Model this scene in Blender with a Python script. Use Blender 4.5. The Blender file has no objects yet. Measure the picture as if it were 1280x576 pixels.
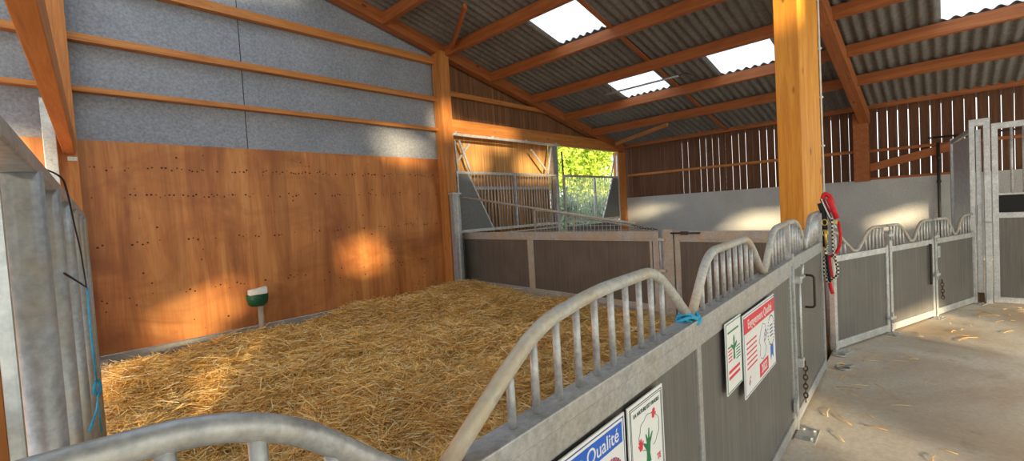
import bpy, bmesh, math, random
import numpy as np
from mathutils import Vector, Matrix
R = math.radians
random.seed(7); rng = np.random.default_rng(11)
S = bpy.context.scene
COL = S.collection

# ------------------------------------------------------------------ helpers
def link(o, parent=None):
    COL.objects.link(o)
    if parent is not None:
        o.parent = parent
    return o

def mesh_obj(name, bm, mats, parent=None, loc=(0, 0, 0), rot=(0, 0, 0), smooth=False):
    me = bpy.data.meshes.new(name)
    bmesh.ops.recalc_face_normals(bm, faces=bm.faces[:])
    bm.to_mesh(me); bm.free()
    if not isinstance(mats, (list, tuple)):
        mats = [mats]
    for m in mats:
        me.materials.append(m)
    if smooth:
        for p in me.polygons:
            p.use_smooth = True
    o = bpy.data.objects.new(name, me)
    o.location = loc; o.rotation_euler = rot
    return link(o, parent)

def props(o, label=None, cat=None, group=None, kind=None):
    if label: o['label'] = label
    if cat: o['category'] = cat
    if group: o['group'] = group
    if kind: o['kind'] = kind
    return o

def thing(name, label, cat, loc=(0, 0, 0), rz=0.0, group=None):
    o = bpy.data.objects.new(name, None)
    o.empty_display_size = .1
    o.location = loc; o.rotation_euler = (0, 0, rz)
    link(o)
    return props(o, label, cat, group)

def structure(name, bm, mats, label=None, loc=(0, 0, 0), smooth=False):
    o = mesh_obj(name, bm, mats, None, loc, smooth=smooth)
    return props(o, label, None, None, 'structure')

_jit = random.Random(21)
def box(bm, a, b, mi=0, bev=0.0):
    # hair-thin differences so that joined bars never share a face plane
    e = _jit.uniform(.0001, .0007)
    x0, x1 = sorted((a[0], b[0])); y0, y1 = sorted((a[1], b[1])); z0, z1 = sorted((a[2], b[2]))
    if min(x1-x0, y1-y0, z1-z0) > .008: x0 -= e; x1 += e; y0 -= e; y1 += e; z0 -= e; z1 += e
    v = [bm.verts.new(c) for c in ((x0,y0,z0),(x1,y0,z0),(x1,y1,z0),(x0,y1,z0),(x0,y0,z1),(x1,y0,z1),(x1,y1,z1),(x0,y1,z1))]
    fs = [bm.faces.new([v[i] for i in q]) for q in ((3,2,1,0),(4,5,6,7),(0,1,5,4),(1,2,6,5),(2,3,7,6),(3,0,4,7))]
    for f in fs: f.material_index = mi
    if bev > 0:
        es = list({e for f in fs for e in f.edges})
        r = bmesh.ops.bevel(bm, geom=es, offset=bev, segments=2, profile=.6, affect='EDGES')
        for f in r['faces']: f.material_index = mi
    return v

def frame_of(p0, p1, up=(0, 0, 1)):
    d = (Vector(p1) - Vector(p0)); L = d.length; d.normalize()
    u = Vector(up)
    if abs(d.dot(u)) > .98: u = Vector((0, 1, 0))
    y = u.cross(d).normalized(); z = d.cross(y)
    m = Matrix((d, y, z)).transposed().to_4x4(); m.translation = Vector(p0)
    return m, L

def bar(bm, p0, p1, w, h, mi=0, bev=0.0, up=(0, 0, 1)):
    """rectangular bar, axis p0->p1 through its centre, w across, h up"""
    m, L = frame_of(p0, p1, up)
    vs0 = set(bm.verts)
    box(bm, (0, -w/2, -h/2), (L, w/2, h/2), mi, bev)
    vs = [v for v in bm.verts if v not in vs0]
    bmesh.ops.transform(bm, matrix=m, verts=vs)

def tube(bm, pts, r, seg=12, mi=0, caps=True, closed=False):
    pts = [Vector(p) for p in pts]; n = len(pts); rings = []
    t0 = (pts[1] - pts[0]).normalized()
    ref = Vector((0, 0, 1)) if abs(t0.z) < .9 else Vector((0, 1, 0))
    nrm = (ref - t0 * ref.dot(t0)).normalized()
    for i in range(n):
        a = pts[(i-1) % n] if (closed or i > 0) else pts[i]
        b = pts[(i+1) % n] if (closed or i < n-1) else pts[i]
        t = (b - a)
        t = t.normalized() if t.length > 1e-9 else t0
        nrm = (nrm - t * nrm.dot(t))
        nrm = nrm.normalized() if nrm.length > 1e-6 else Vector((0, 1, 0))
        bn = t.cross(nrm)
        rr = r[i] if isinstance(r, (list, tuple)) else r
        rings.append([bm.verts.new(pts[i] + (nrm*math.cos(2*math.pi*k/seg) + bn*math.sin(2*math.pi*k/seg))*rr) for k in range(seg)])
    m = n if closed else n-1
    for i in range(m):
        A, B = rings[i], rings[(i+1) % n]
        for k in range(seg):
            f = bm.faces.new((A[k], A[(k+1) % seg], B[(k+1) % seg], B[k])); f.material_index = mi; f.smooth = True
    if caps and not closed:
        for q in (rings[0], rings[-1]):
            f = bm.faces.new(q); f.material_index = mi

def rounded(pts, rad, n=6):
    """polyline with its corners rounded"""
    pts = [Vector(p) for p in pts]; out = [pts[0]]
    for i in range(1, len(pts)-1):
        p = pts[i]; a = pts[i-1]-p; b = pts[i+1]-p
        l = min(rad, a.length*.48, b.length*.48)
        s = p + a.normalized()*l; e = p + b.normalized()*l
        for k in range(n+1):
            u = k/n
            out.append(s*(1-u)**2 + p*2*u*(1-u) + e*u*u)
    out.append(pts[-1])
    return out

def prism(bm, poly, axis, a, b, mi=0):
    """extrude a 2D polygon; axis = 'x','y','z' is the extrusion axis from a to b"""
    def P(u, v, w):
        return {'y': (u, w, v), 'x': (w, u, v), 'z': (u, v, w)}[axis]
    A = [bm.verts.new(P(u, v, a)) for u, v in poly]; B = [bm.verts.new(P(u, v, b)) for u, v in poly]
    fs = [bm.faces.new(A), bm.faces.new(B[::-1])]
    n = len(poly)
    for i in range(n):
        fs.append(bm.faces.new((A[i], B[i], B[(i+1) % n], A[(i+1) % n])))
    for f in fs: f.material_index = mi

def disc(bm, c, r, axis, th, seg=16, mi=0):
    poly = [(c[0]+r*math.cos(2*math.pi*k/seg), c[1]+r*math.sin(2*math.pi*k/seg)) for k in range(seg)]
    prism(bm, poly, axis, th[0], th[1], mi)

def ring_pts(c, r, u, v, n=20, e=1.0):
    c = Vector(c); u = Vector(u); v = Vector(v)
    return [c + u*math.cos(2*math.pi*k/n)*r + v*math.sin(2*math.pi*k/n)*r*e for k in range(n)]

# ------------------------------------------------------------------ materials
def rgb(*c): return (c[0], c[1], c[2], 1)

class NT:
    def __init__(self, name, rough=.7, metal=0.0):
        self.m = bpy.data.materials.new(name); self.m.use_nodes = True
        self.t = self.m.node_tree; self.b = self.t.nodes['Principled BSDF']
        self.b.inputs['Roughness'].default_value = rough; self.b.inputs['Metallic'].default_value = metal
        self.n = self.t.nodes; self.l = self.t.links
        self.tc = self.n.new('ShaderNodeTexCoord')
    def coord(self, which='Object', scale=(1, 1, 1), rot=(0, 0, 0)):
        mp = self.n.new('ShaderNodeMapping'); mp.inputs['Scale'].default_value = scale; mp.inputs['Rotation'].default_value = rot
        self.l.new(self.tc.outputs[which], mp.inputs['Vector']); return mp.outputs['Vector']
    def noise(self, vec, scale, detail=4, rough=.55, dist=0):
        k = self.n.new('ShaderNodeTexNoise'); k.inputs['Scale'].default_value = scale; k.inputs['Detail'].default_value = detail
        k.inputs['Roughness'].default_value = rough; k.inputs['Distortion'].default_value = dist
        self.l.new(vec, k.inputs['Vector']); return k.outputs['Fac']
    def wave(self, vec, scale, dist=0, axis='X', detail=2, prof='SIN'):
        k = self.n.new('ShaderNodeTexWave'); k.bands_direction = axis; k.wave_profile = prof
        k.inputs['Scale'].default_value = scale; k.inputs['Distortion'].default_value = dist; k.inputs['Detail'].default_value = detail
        self.l.new(vec, k.inputs['Vector']); return k.outputs['Fac']
    def ramp(self, fac, stops):
        k = self.n.new('ShaderNodeValToRGB'); e = k.color_ramp.elements
        while len(e) < len(stops): e.new(.5)
        for i, (p, c) in enumerate(stops):
            e[i].position = p; e[i].color = rgb(*c) if len(c) == 3 else c
        self.l.new(fac, k.inputs['Fac']); return k.outputs['Color']
    def mix(self, fac, a, b, mode='MIX'):
        k = self.n.new('ShaderNodeMix'); k.data_type = 'RGBA'; k.blend_type = mode
        def put(s, v):
            if hasattr(v, 'links'): self.l.new(v, s)
            elif isinstance(v, (int, float)): s.default_value = v
            else: s.default_value = rgb(*v)
        put(k.inputs[0], fac); put(k.inputs[6], a); put(k.inputs[7], b); return k.outputs[2]
    def color(self, c):
        if hasattr(c, 'links'): self.l.new(c, self.b.inputs['Base Color'])
        else: self.b.inputs['Base Color'].default_value = rgb(*c)
    def bump(self, fac, strength=.3, dist=.01):
        k = self.n.new('ShaderNodeBump'); k.inputs['Strength'].default_value = strength; k.inputs['Distance'].default_value = dist
        self.l.new(fac, k.inputs['Height']); self.l.new(k.outputs['Normal'], self.b.inputs['Normal'])

def mat_wood(name, c0, c1, c2, axis='X', rough=.6, knots=True):
    n = NT(name, rough)
    sc = {'X': (.35, 6, 6), 'Z': (6, 6, .35), 'Y': (6, .35, 6)}[axis]
    v = n.coord('Object', sc)
    g = n.noise(v, 2.2, 6, .6, 1.2)
    col = n.ramp(g, [(.30, c0), (.52, c1), (.72, c2)])
    f = n.noise(n.coord('Object', tuple(s*4 for s in sc)), 3, 3)
    col = n.mix(.22, col, n.ramp(f, [(.35, c0), (.65, c2)]))
    if knots:
        vo = n.n.new('ShaderNodeTexVoronoi'); vo.inputs['Scale'].default_value = 1.6
        sk = {'X': (1, 2.6, 2.6), 'Z': (2.6, 2.6, 1), 'Y': (2.6, 1, 2.6)}[axis]
        n.l.new(n.coord('Object', sk), vo.inputs['Vector'])
        k = n.ramp(vo.outputs['Distance'], [(.0, (1, 1, 1)), (.07, (.8, .8, .8)), (.12, (0, 0, 0))])
        col = n.mix(k, col, tuple(.35*x for x in c0))
    n.color(col); n.bump(f, .15, .004)
    return n.m

def mat_galv(name, dirt=0.0, base=(.40, .42, .44), rough=.45, metal=.5):
    n = NT(name, rough, metal)
    v = n.coord('Object')
    a = n.noise(v, 9, 6, .7); b = n.noise(v, 60, 3, .6)
    c = n.ramp(a, [(.3, tuple(x*.72 for x in base)), (.5, base), (.7, tuple(min(1, x*1.3) for x in base))])
    c = n.mix(.25, c, n.ramp(b, [(.35, (.2, .2, .21)), (.65, (.75, .75, .74))]))
    if dirt > 0:
        d = n.ramp(n.noise(v, 3.2, 5, .65), [(.42, (0, 0, 0)), (.62, (dirt, dirt, dirt))])
        c = n.mix(d, c, (.47, .37, .23))
    n.color(c); n.bump(b, .08, .003)
    return n.m

def mat_plain(name, c, rough=.6, metal=0, var=.12, scale=14):
    n = NT(name, rough, metal)
    f = n.noise(n.coord('Object'), scale, 4)
    n.color(n.ramp(f, [(.3, tuple(x*(1-var) for x in c)), (.7, tuple(min(1, x*(1+var)) for x in c))]))
    return n.m

M = {}
M['pine'] = mat_wood('pine_beam', (.34, .11, .022), (.50, .185, .040), (.62, .27, .07))
M['pine_v'] = mat_wood('pine_post', (.34, .11, .022), (.52, .19, .042), (.64, .28, .075), 'Z')
M['rafter'] = mat_wood('dark_pine_rafter', (.24, .065, .015), (.37, .110, .026), (.50, .17, .045))
M['glulam'] = mat_wood('glulam_post', (.60, .215, .020), (.78, .325, .032), (.88, .43, .065), 'Z', .5)
M['galv'] = mat_galv('galvanised_steel')
M['galv_dirty'] = mat_galv('galvanised_steel_soiled', .22)
M['galv_light'] = mat_galv('galvanised_steel_pale', .0, (.58, .60, .61))
M['galv_tan'] = mat_galv('galvanised_steel_mud_stained', .75, (.42, .42, .40), .5, .12)
M['galv_bar'] = mat_galv('galvanised_bar_soiled', .85, (.44, .46, .48))
M['dark_iron'] = mat_plain('dark_iron', (.06, .055, .05), .5, .6)
M['rust'] = mat_plain('rusty_iron', (.11, .055, .03), .8, .3, .4, 30)
M['brass'] = mat_plain('brass_ring', (.75, .52, .16), .3, .9)
M['red'] = mat_plain('red_webbing', (.62, .012, .022), .7, 0, .2, 40)
M['white_paint'] = mat_plain('white_plastic', (.78, .78, .76), .5)
M['blue_rope'] = mat_plain('blue_twine', (.03, .36, .62), .7, 0, .25, 60)
M['green'] = mat_plain('green_enamel', (.005, .075, .035), .35)
M['pipe'] = mat_plain('beige_plastic_pipe', (.46, .38, .29), .5)
M['black'] = mat_plain('black_strap_and_gap_dark', (.015, .015, .018), .8)  # black straps, and the painted darkness in the sliding door gap
M['cord'] = mat_plain('dark_cord', (.04, .025, .03), .9)
M['paper'] = mat_plain('white_sign_panel', (.80, .82, .84), .45, 0, .03)
M['ink_blue'] = mat_plain('blue_print', (.015, .12, .62), .45, 0, .03)
M['ink_navy'] = mat_plain('navy_print', (.05, .08, .28), .45, 0, .03)
M['ink_red'] = mat_plain('red_print', (.72, .03, .06), .45, 0, .03)
M['ink_green'] = mat_plain('green_print', (.01, .20, .08), .45, 0, .03)
M['ink_dark'] = mat_plain('dark_print', (.03, .07, .06), .45, 0, .03)
M['zinc_sheet'] = mat_galv('zinc_sheet', 0, (.50, .55, .60), .4)

def mat_planks(name, c0, c1, pitch=.040, axis='X'):
    """recycled plastic boards, upright, tongue and groove"""
    n = NT(name, .55)
    v = n.coord('Object')
    w = n.wave(v, .5/pitch/ math.pi * 1.0, 0, axis, 0)
    g = n.noise(n.coord('Object', (14, 14, .6)), 3, 4)
    c = n.ramp(g, [(.3, c0), (.7, c1)])
    line = n.ramp(w, [(0, (1, 1, 1)), (.05, (.0, .0, .0))])
    c = n.mix(n.mix(.35, (0, 0, 0), line), c, tuple(x*.6 for x in c0))
    d = n.ramp(n.noise(v, 1.7, 5, .6), [(.45, (0, 0, 0)), (.75, (.35, .35, .35))])
    c = n.mix(d, c, tuple(min(1, x*1.5) for x in c1))
    n.color(c); n.bump(w, .12, .004)
    return n.m
M['panel_grey'] = mat_planks('grey_board_panel', (.105, .100, .094), (.155, .149, .140))
M['panel_brown'] = mat_planks('taupe_board_panel', (.10, .083, .066), (.145, .125, .105))
M['panel_sheet'] = mat_plain('grey_plastic_sheet', (.16, .165, .165), .5)

def mat_plywood():
    n = NT('plywood_lining', .5)
    v = n.coord('Object')
    # cathedral grain running upright
    a = n.noise(n.coord('Object', (1.6, 1, .22)), 1.5, 5, .6, 1.6)
    c = n.ramp(a, [(.28, (.27, .070, .013)), (.44, (.50, .165, .032)), (.58, (.63, .245, .058)), (.75, (.72, .34, .115))])
    f = n.noise(n.coord('Object', (22, 1, .8)), 2, 4, .6)
    c = n.mix(.25, c, n.ramp(f, [(.3, (.28, .09, .028)), (.7, (.62, .32, .15))]))
    # veneer strips: each strip a tone of its own
    br = n.n.new('ShaderNodeTexBrick'); br.inputs['Scale'].default_value = 1; br.offset = .0
    br.inputs['Brick Width'].default_value = .26; br.inputs['Row Height'].default_value = 5; br.inputs['Mortar Size'].default_value = 0
    br.inputs['Color1'].default_value = rgb(.72, .68, .64); br.inputs['Color2'].default_value = rgb(1.1, 1.08, 1.05)
    n.l.new(n.coord('Object', (1, 1, 1), (R(90), 0, 0)), br.inputs['Vector'])
    c = n.mix(.8, c, br.outputs['Color'], 'MULTIPLY')
    # darker blotches scattered by stretched noise
    st = n.noise(n.coord('Object', (.5, 1, .8)), 1.4, 5, .6, .8)
    s = n.ramp(st, [(.46, (0, 0, 0)), (.66, (.8, .8, .8))])
    c = n.mix(s, c, (.28, .085, .022))
    n.color(c); n.bump(f, .1, .003)
    return n.m
M['plywood'] = mat_plywood()
M['knot'] = mat_plain('plywood_knot', (.06, .022, .012), .7)

def mat_fibre():
    n = NT('blue_grey_fibre_cement_sheet', .75)
    v = n.coord('Object')
    a = n.noise(v, 1.3, 6, .6); b = n.noise(v, 26, 5, .75)
    c = n.ramp(a, [(.3, (.20, .22, .265)), (.7, (.31, .33, .38))])
    c = n.mix(.45, c, n.ramp(b, [(.36, (.14, .155, .19)), (.64, (.44, .465, .51))]))
    n.color(c); return n.m
M['fibre'] = mat_fibre()

def mat_boards(name, c0, c1, c2, axis='X', pitch=.12):
    n = NT(name, .75)
    br = n.n.new('ShaderNodeTexBrick'); br.inputs['Scale'].default_value = 1; br.offset = 0
    br.inputs['Brick Width'].default_value = pitch; br.inputs['Row Height'].default_value = 20; br.inputs['Mortar Size'].default_value = .004
    br.inputs['Color1'].default_value = rgb(.62, .6, .58); br.inputs['Color2'].default_value = rgb(1, 1, 1); br.inputs['Mortar'].default_value = rgb(.12, .1, .1)
    rot = (R(90), 0, 0) if axis == 'X' else (R(90), 0, R(90))
    n.l.new(n.coord('Object', (1, 1, 1), rot), br.inputs['Vector'])
    g = n.noise(n.coord('Object', (9, 9, .4)), 2, 5, .6, 1)
    c = n.ramp(g, [(.3, c0), (.5, c1), (.72, c2)])
    c = n.mix(.8, c, br.outputs['Color'], 'MULTIPLY')
    n.color(c); n.bump(g, .2, .004); return n.m
M['boards'] = mat_boards('brown_cladding', (.15, .065, .025), (.24, .105, .042), (.32, .155, .07))
M['boards_y'] = mat_wood('brown_cladding_eaves', (.075, .028, .013), (.13, .052, .022), (.19, .085, .038), 'Z', .75, False)
M['boards_door'] = mat_boards('honey_cladding', (.40, .19, .06), (.55, .28, .09), (.66, .37, .14), 'X', .10)

def mat_concrete(name, c0, c1, stain=None, sc=1.0):
    n = NT(name, .85)
    v = n.coord('Object')
    a = n.noise(v, .9*sc, 7, .62, .3); b = n.noise(v, 30, 5, .7)
    c = n.ramp(a, [(.32, c0), (.68, c1)])
    c = n.mix(.3, c, n.ramp(b, [(.3, tuple(x*.6 for x in c0)), (.7, tuple(min(1, x*1.25) for x in c1))]))
    if stain:
        s = n.ramp(n.noise(v, .75, 6, .6, .6), [(.46, (0, 0, 0)), (.66, (.75, .75, .75))])
        c = n.mix(s, c, stain)
        s2 = n.ramp(n.noise(v, 5, 6, .65), [(.55, (0, 0, 0)), (.75, (.5, .5, .5))])
        c = n.mix(s2, c, tuple(.7*x for x in stain))
    n.color(c); n.bump(b, .25, .004); return n.m
M['floor'] = mat_concrete('concrete_floor', (.52, .465, .395), (.70, .64, .56), (.42, .29, .18))
M['concrete_wall'] = mat_concrete('concrete_wall', (.42, .43, .435), (.58, .59, .59))
M['kerb'] = mat_concrete('concrete_kerb', (.22, .21, .20), (.36, .35, .33))
M['ground'] = mat_concrete('gravel_yard', (.30, .30, .26), (.46, .45, .40))

def mat_roof():
    n = NT('fibre_cement_roofing', .9)
    v = n.coord('Object')
    a = n.noise(n.coord('Object', (.6, 4, 1)), 1.2, 5, .6); b = n.noise(v, 14, 5, .7)
    c = n.ramp(a, [(.3, (.115, .105, .098)), (.7, (.22, .205, .19))])
    c = n.mix(.35, c, n.ramp(b, [(.35, (.08, .075, .07)), (.65, (.30, .285, .26))]))
    n.color(c); return n.m
M['roof'] = mat_roof()

def mat_skylight():
    m = bpy.data.materials.new('translucent_roof_sheet'); m.use_nodes = True
    t = m.node_tree; t.nodes.clear()
    o = t.nodes.new('ShaderNodeOutputMaterial'); tr = t.nodes.new('ShaderNodeBsdfTranslucent'); tp = t.nodes.new('ShaderNodeBsdfTransparent')
    mx = t.nodes.new('ShaderNodeMixShader'); tr.inputs['Color'].default_value = rgb(.86, .92, .97); tp.inputs['Color'].default_value = rgb(.72, .78, .84)
    nz = t.nodes.new('ShaderNodeTexNoise'); nz.inputs['Scale'].default_value = 2
    rp = t.nodes.new('ShaderNodeValToRGB'); rp.color_ramp.elements[0].color = rgb(.35, .35, .35); rp.color_ramp.elements[1].color = rgb(.6, .6, .6)
    t.links.new(nz.outputs['Fac'], rp.inputs['Fac']); t.links.new(rp.outputs['Color'], mx.inputs[0])
    t.links.new(tr.outputs[0], mx.inputs[1]); t.links.new(tp.outputs[0], mx.inputs[2]); t.links.new(mx.outputs[0], o.inputs['Surface'])
    return m
M['skylight'] = mat_skylight()

def mat_straw(name, stops, rough=.6):
    n = NT(name, rough)
    g = n.n.new('ShaderNodeNewGeometry')
    n.color(n.ramp(g.outputs['Random Per Island'], stops))
    n.b.inputs['Specular IOR Level'].default_value = .35
    return n.m
M['straw'] = mat_straw('straw_stalks', [(0, (.34, .15, .035)), (.18, (.70, .38, .095)), (.5, (.92, .56, .155)), (.8, (.96, .71, .28)), (1, (.98, .86, .54))])
n_ = NT('straw_underlayer', .9)
f_ = n_.noise(n_.coord('Object', (1, 1, 1)), 22, 6, .7, 1.5)
n_.color(n_.ramp(f_, [(.3, (.16, .08, .022)), (.5, (.44, .26, .08)), (.75, (.72, .47, .17))])); n_.bump(f_, .8, .03)
M['straw_base'] = n_.m

def mat_leaf(name, stops):
    n = NT(name, .5)
    g = n.n.new('ShaderNodeNewGeometry')
    c = n.ramp(g.outputs['Random Per Island'], stops); n.color(c)
    n.b.inputs['Transmission Weight'].default_value = 0
    tl = n.n.new('ShaderNodeBsdfTranslucent'); n.l.new(c, tl.inputs['Color'])
    mx = n.n.new('ShaderNodeMixShader'); mx.inputs[0].default_value = .4
    out = [x for x in n.n if x.type == 'OUTPUT_MATERIAL'][0]
    n.l.new(n.b.outputs[0], mx.inputs[1]); n.l.new(tl.outputs[0], mx.inputs[2]); n.l.new(mx.outputs[0], out.inputs['Surface'])
    return n.m
M['leaf_lime'] = mat_leaf('lime_leaves', [(0, (.20, .34, .03)), (.5, (.42, .56, .06)), (1, (.62, .68, .12))])
M['leaf_green'] = mat_leaf('hedge_leaves', [(0, (.12, .20, .08)), (.5, (.26, .36, .18)), (1, (.42, .48, .30))])
M['bark'] = mat_plain('bark', (.14, .09, .05), .9)

# ------------------------------------------------------------------ geometry constants
X_EAVE = 14.8; Y_GAB = 8.5
ROOF0 = 5.30; SL = -.222; X_R0 = 8.16; X_RIDGE = .45
def zroof(x):
    zr = ROOF0 + SL*(X_RIDGE - X_R0)
    return ROOF0 + SL*(x - X_R0) if x >= X_RIDGE else zr - .222*(X_RIDGE - x)

# ------------------------------------------------------------------ setting: floors
O_F = Vector((1, .709, 0)); TH_F = math.atan2(.146, 4.195)          # front partition line
def front(t, n, z):
    c, s = math.cos(TH_F), math.sin(TH_F)
    return Vector((1 + t*c - n*s, .709 + t*s + n*c, z))
bm = bmesh.new()
def poly(bm, pts, z, z2):
    prism(bm, pts, 'z', z2, z)
lft = lambda y: .0749*y - .085
bkx = lambda y: 6.18 + (y-1.53)*(.85/6.97)
poly(bm, [(-9, -6.5), (15.4, -6.5), (15.4, .86), (6.2, .92), (5.2, .885), (1.0, .74), (lft(.70), .70), (-9, .65)], 0, -.35)
poly(bm, [(bkx(.9), .93), (15.4, .85), (15.4, 8.9), (bkx(8.9), 8.9)], 0, -.35)
poly(bm, [(-9, .66), (lft(.71), .71), (lft(8.9), 8.9), (-9, 8.9)], 0, -.35)
structure('floor', bm, M['floor'], 'concrete floor of the aisle and boxes')
bm = bmesh.new(); box(bm, (lft(.6)-.1, .6, -.45), (7.2, 8.9, -.36))
structure('floor.001', bm, M['kerb'], 'sunken box floor below the straw')
bm = bmesh.new(); box(bm, (-60, -60, -.7), (90, 90, -.5))
structure('ground', bm, M['ground'], 'yard outside the barn')

# ------------------------------------------------------------------ setting: left (gable) wall
bm = bmesh.new()
box(bm, (-9, Y_GAB, .05), (6.80, Y_GAB+.03, 3.045))
for z, dx, seed in ((2.66, .17, 1), (2.26, .24, 2), (1.58, .25, 3), (.80, .31, 4)):      # knots and screw heads in rows
    rr = random.Random(seed); x = .55
    while x < 6.5:
        for k in range(rr.randint(1, 4)):
            disc(bm, (x + k*.055 + rr.uniform(-.012, .012), z + rr.uniform(-.03, .03)), rr.uniform(.008, .017), 'y', (Y_GAB-.0015, Y_GAB+.001), 8, 1)
        x += dx*rr.uniform(.7, 1.6)
rr = random.Random(9)
for k in range(70):
    disc(bm, (rr.uniform(.5, 6.5), rr.uniform(.15, 3.0)), rr.uniform(.006, .016), 'y', (Y_GAB-.0015, Y_GAB+.001), 8, 1)
structure('wall_left', bm, [M['plywood'], M['knot']], 'orange plywood lining along the gable wall')
bm = bmesh.new()
for xa, xb in ((-9, -5.1), (-5.098, -1.3), (-1.298, 2.547), (2.549, 6.85)):
    ps = [(xa, 3.05), (xb, 3.05), (xb, zroof(xb)-.03)]
    if xa < X_RIDGE < xb: ps.append((X_RIDGE, zroof(X_RIDGE)-.03))
    ps.append((xa, zroof(xa)-.03))
    prism(bm, ps, 'y', Y_GAB+.03, Y_GAB+.06)
for xs_ in (-5.099, -1.299, 2.548): box(bm, (xs_-.006, Y_GAB+.026, 3.05), (xs_+.006, Y_GAB+.031, zroof(xs_)-.05), 1)
structure('wall_left.001', bm, [M['fibre'], M['dark_iron']], 'blue grey fibre cement sheets above the plywood')
bm = bmesh.new()
prism(bm, [(6.55, 3.9), (X_EAVE, 3.9), (X_EAVE, zroof(X_EAVE)-.03), (6.55, zroof(6.55)-.03)], 'y', Y_GAB+.04, Y_GAB+.07)
structure('wall_left.002', bm, M['boards'], 'brown upright boards above the doorway')
bm = bmesh.new(); box(bm, (-9, Y_GAB-.02, -.4), (6.95, Y_GAB+.2, .04))
structure('baseboard_left', bm, M['kerb'], 'concrete kerb under the plywood')
# right-hand long wall: concrete below, spaced boards above
bm = bmesh.new(); box(bm, (X_EAVE, -2.6, -.4), (X_EAVE+.18, 8.9, 2.0))
structure('wall_right', bm, M['concrete_wall'], 'concrete lower wall on the eaves side')
bm = bmesh.new()
y = -2.5; rr = random.Random(5)
while y < 8.45:
    w = .182 + rr.uniform(-.004, .004)
    if y > 6.2: w = .135 + rr.uniform(-.006, .02)
    box(bm, (X_EAVE+.09, y, 1.98), (X_EAVE+.115, y+w, 4.0))
    y += w + (.013 if y > 4 else .015) * rr.uniform(.5, 1.25)
structure('wall_right.001', bm, M['boards_y'], 'spaced dark brown boards above the concrete wall')
# ------------------------------------------------------------------ roof
PIT = .177; AMP = .024
SKY = [(6.93, 8.12, 4.82, 6.00), (10.02, 11.22, 4.92, 6.15), (10.02, 11.22, 2.46, 3.67), (10.02, 11.22, -1.29, -.04),
       (.7, 3.4, 1.6, 4.3), (.7, 3.4, 4.9, 7.6), (-2.6, -.2, 1.6, 4.3), (-2.6, -.2, 4.9, 7.6), (4.2, 5.0, .2, 2.0), (4.2, 5.0, -3.6, -1.2)]  # extra unseen skylights, added to throw top light on the straw
def snap(y): return round(y/PIT)*PIT
def roof_patch(bm, xa, xb, ya, yb, seg=8):
    n = max(1, int(round((yb-ya)/PIT*seg)))
    rows = []
    for i in range(n+1):
        yy = ya + (yb-ya)*i/n
        dz = AMP*math.cos(2*math.pi*yy/PIT)
        rows.append([bm.verts.new((x, yy, zroof(x)+AMP+dz)) for x in (xa, xb)])
    for i in range(n):
        f = bm.faces.new((rows[i][0], rows[i][1], rows[i+1][1], rows[i+1][0])); f.smooth = True
Y0R, Y1R = snap(-6.3), snap(8.9)
xs = sorted({-8.3, X_RIDGE, 15.3} | {s[0] for s in SKY} | {s[1] for s in SKY})
bm = bmesh.new()
for xa, xb in zip(xs[:-1], xs[1:]):
    cuts = sorted([(snap(s[2]), snap(s[3])) for s in SKY if s[0] <= xa and s[1] >= xb])
    y = Y0R
    for a, b in cuts:
        roof_patch(bm, xa, xb, y, a); y = b
    roof_patch(bm, xa, xb, y, Y1R)
structure('ceiling', bm, M['roof'], 'corrugated grey roof sheets')
for i, s in enumerate(SKY):
    bm = bmesh.new(); roof_patch(bm, s[0]-.02, s[1]+.02, snap(s[2]), snap(s[3]))
    structure('skylight_or_added_%d' % (i+1), bm, M['skylight'], 'translucent corrugated skylight sheet')
# ------------------------------------------------------------------ added unseen fill wall, holes cut to form sun patches
SUN_PATCH_HOLES = [  # outlines projected back from the wanted sun patches
 [(-7.26, 2.48), (-6.8, 2.72), (-6.12, 2.95), (-6.11, 2.76), (-6.65, 2.56), (-7.08, 2.35)],
 [(-7.33, 2.19), (-7.27, 2.27), (-6.66, 2.17), (-6.37, 2.02), (-6.6, 1.99)],
 [(-6.11, 1.82), (-5.95, 1.90), (-5.25, 1.90), (-4.54, 1.73), (-5.14, 1.65), (-5.79, 1.70)],
 [(-4.22, 3.36), (-3.62, 3.46), (-3.50, 3.08), (-4.15, 2.98)],
 [(-3.41, 5.63), (-2.83, 5.67), (-2.01, 5.32), (-3.06, 5.27)],
 [(-1.77, 6.30), (-1.3, 6.30), (-1.36, 5.83), (-1.81, 5.85)],
 [(-1.22, 6.03), (0.67, 6.0), (0.64, 5.74), (-1.24, 5.76)],
 [(-1.01, 5.56), (-0.19, 5.54), (-0.52, 5.01), (-1.18, 5.0)],
 [(0.86, 5.34), (2.48, 5.52), (2.43, 4.97), (1.16, 4.9)],
 [(6.72, 3.69), (7.49, 3.42), (7.22, 2.87), (6.52, 3.09)],
 [(8.44, 2.39), (8.79, 2.82), (9.46, 2.69), (9.45, 2.14)],
 [(10.55, 2.09), (11.08, 2.29), (11.12, 1.91), (10.63, 1.76)],
 [(3.30, 1.10), (4.66, 1.08), (4.98, .90), (3.46, .88)],
 [(-.39, 1.06), (.4, 1.08), (.53, .95), (-.17, .93)]]
bm = bmesh.new()
def loop(pts):
    vs = [bm.verts.new((x, -6.0, z)) for x, z in pts]
    return [bm.edges.new((vs[i], vs[(i+1) % len(vs)])) for i in range(len(vs))]
es = loop([(-8.2, .8), (15, .8), (15, zroof(15)), (X_RIDGE, zroof(X_RIDGE)), (-8.2, zroof(-8.2))])
for h in SUN_PATCH_HOLES: es += loop(h)
bmesh.ops.triangle_fill(bm, use_beauty=True, use_dissolve=False, edges=es)
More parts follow.
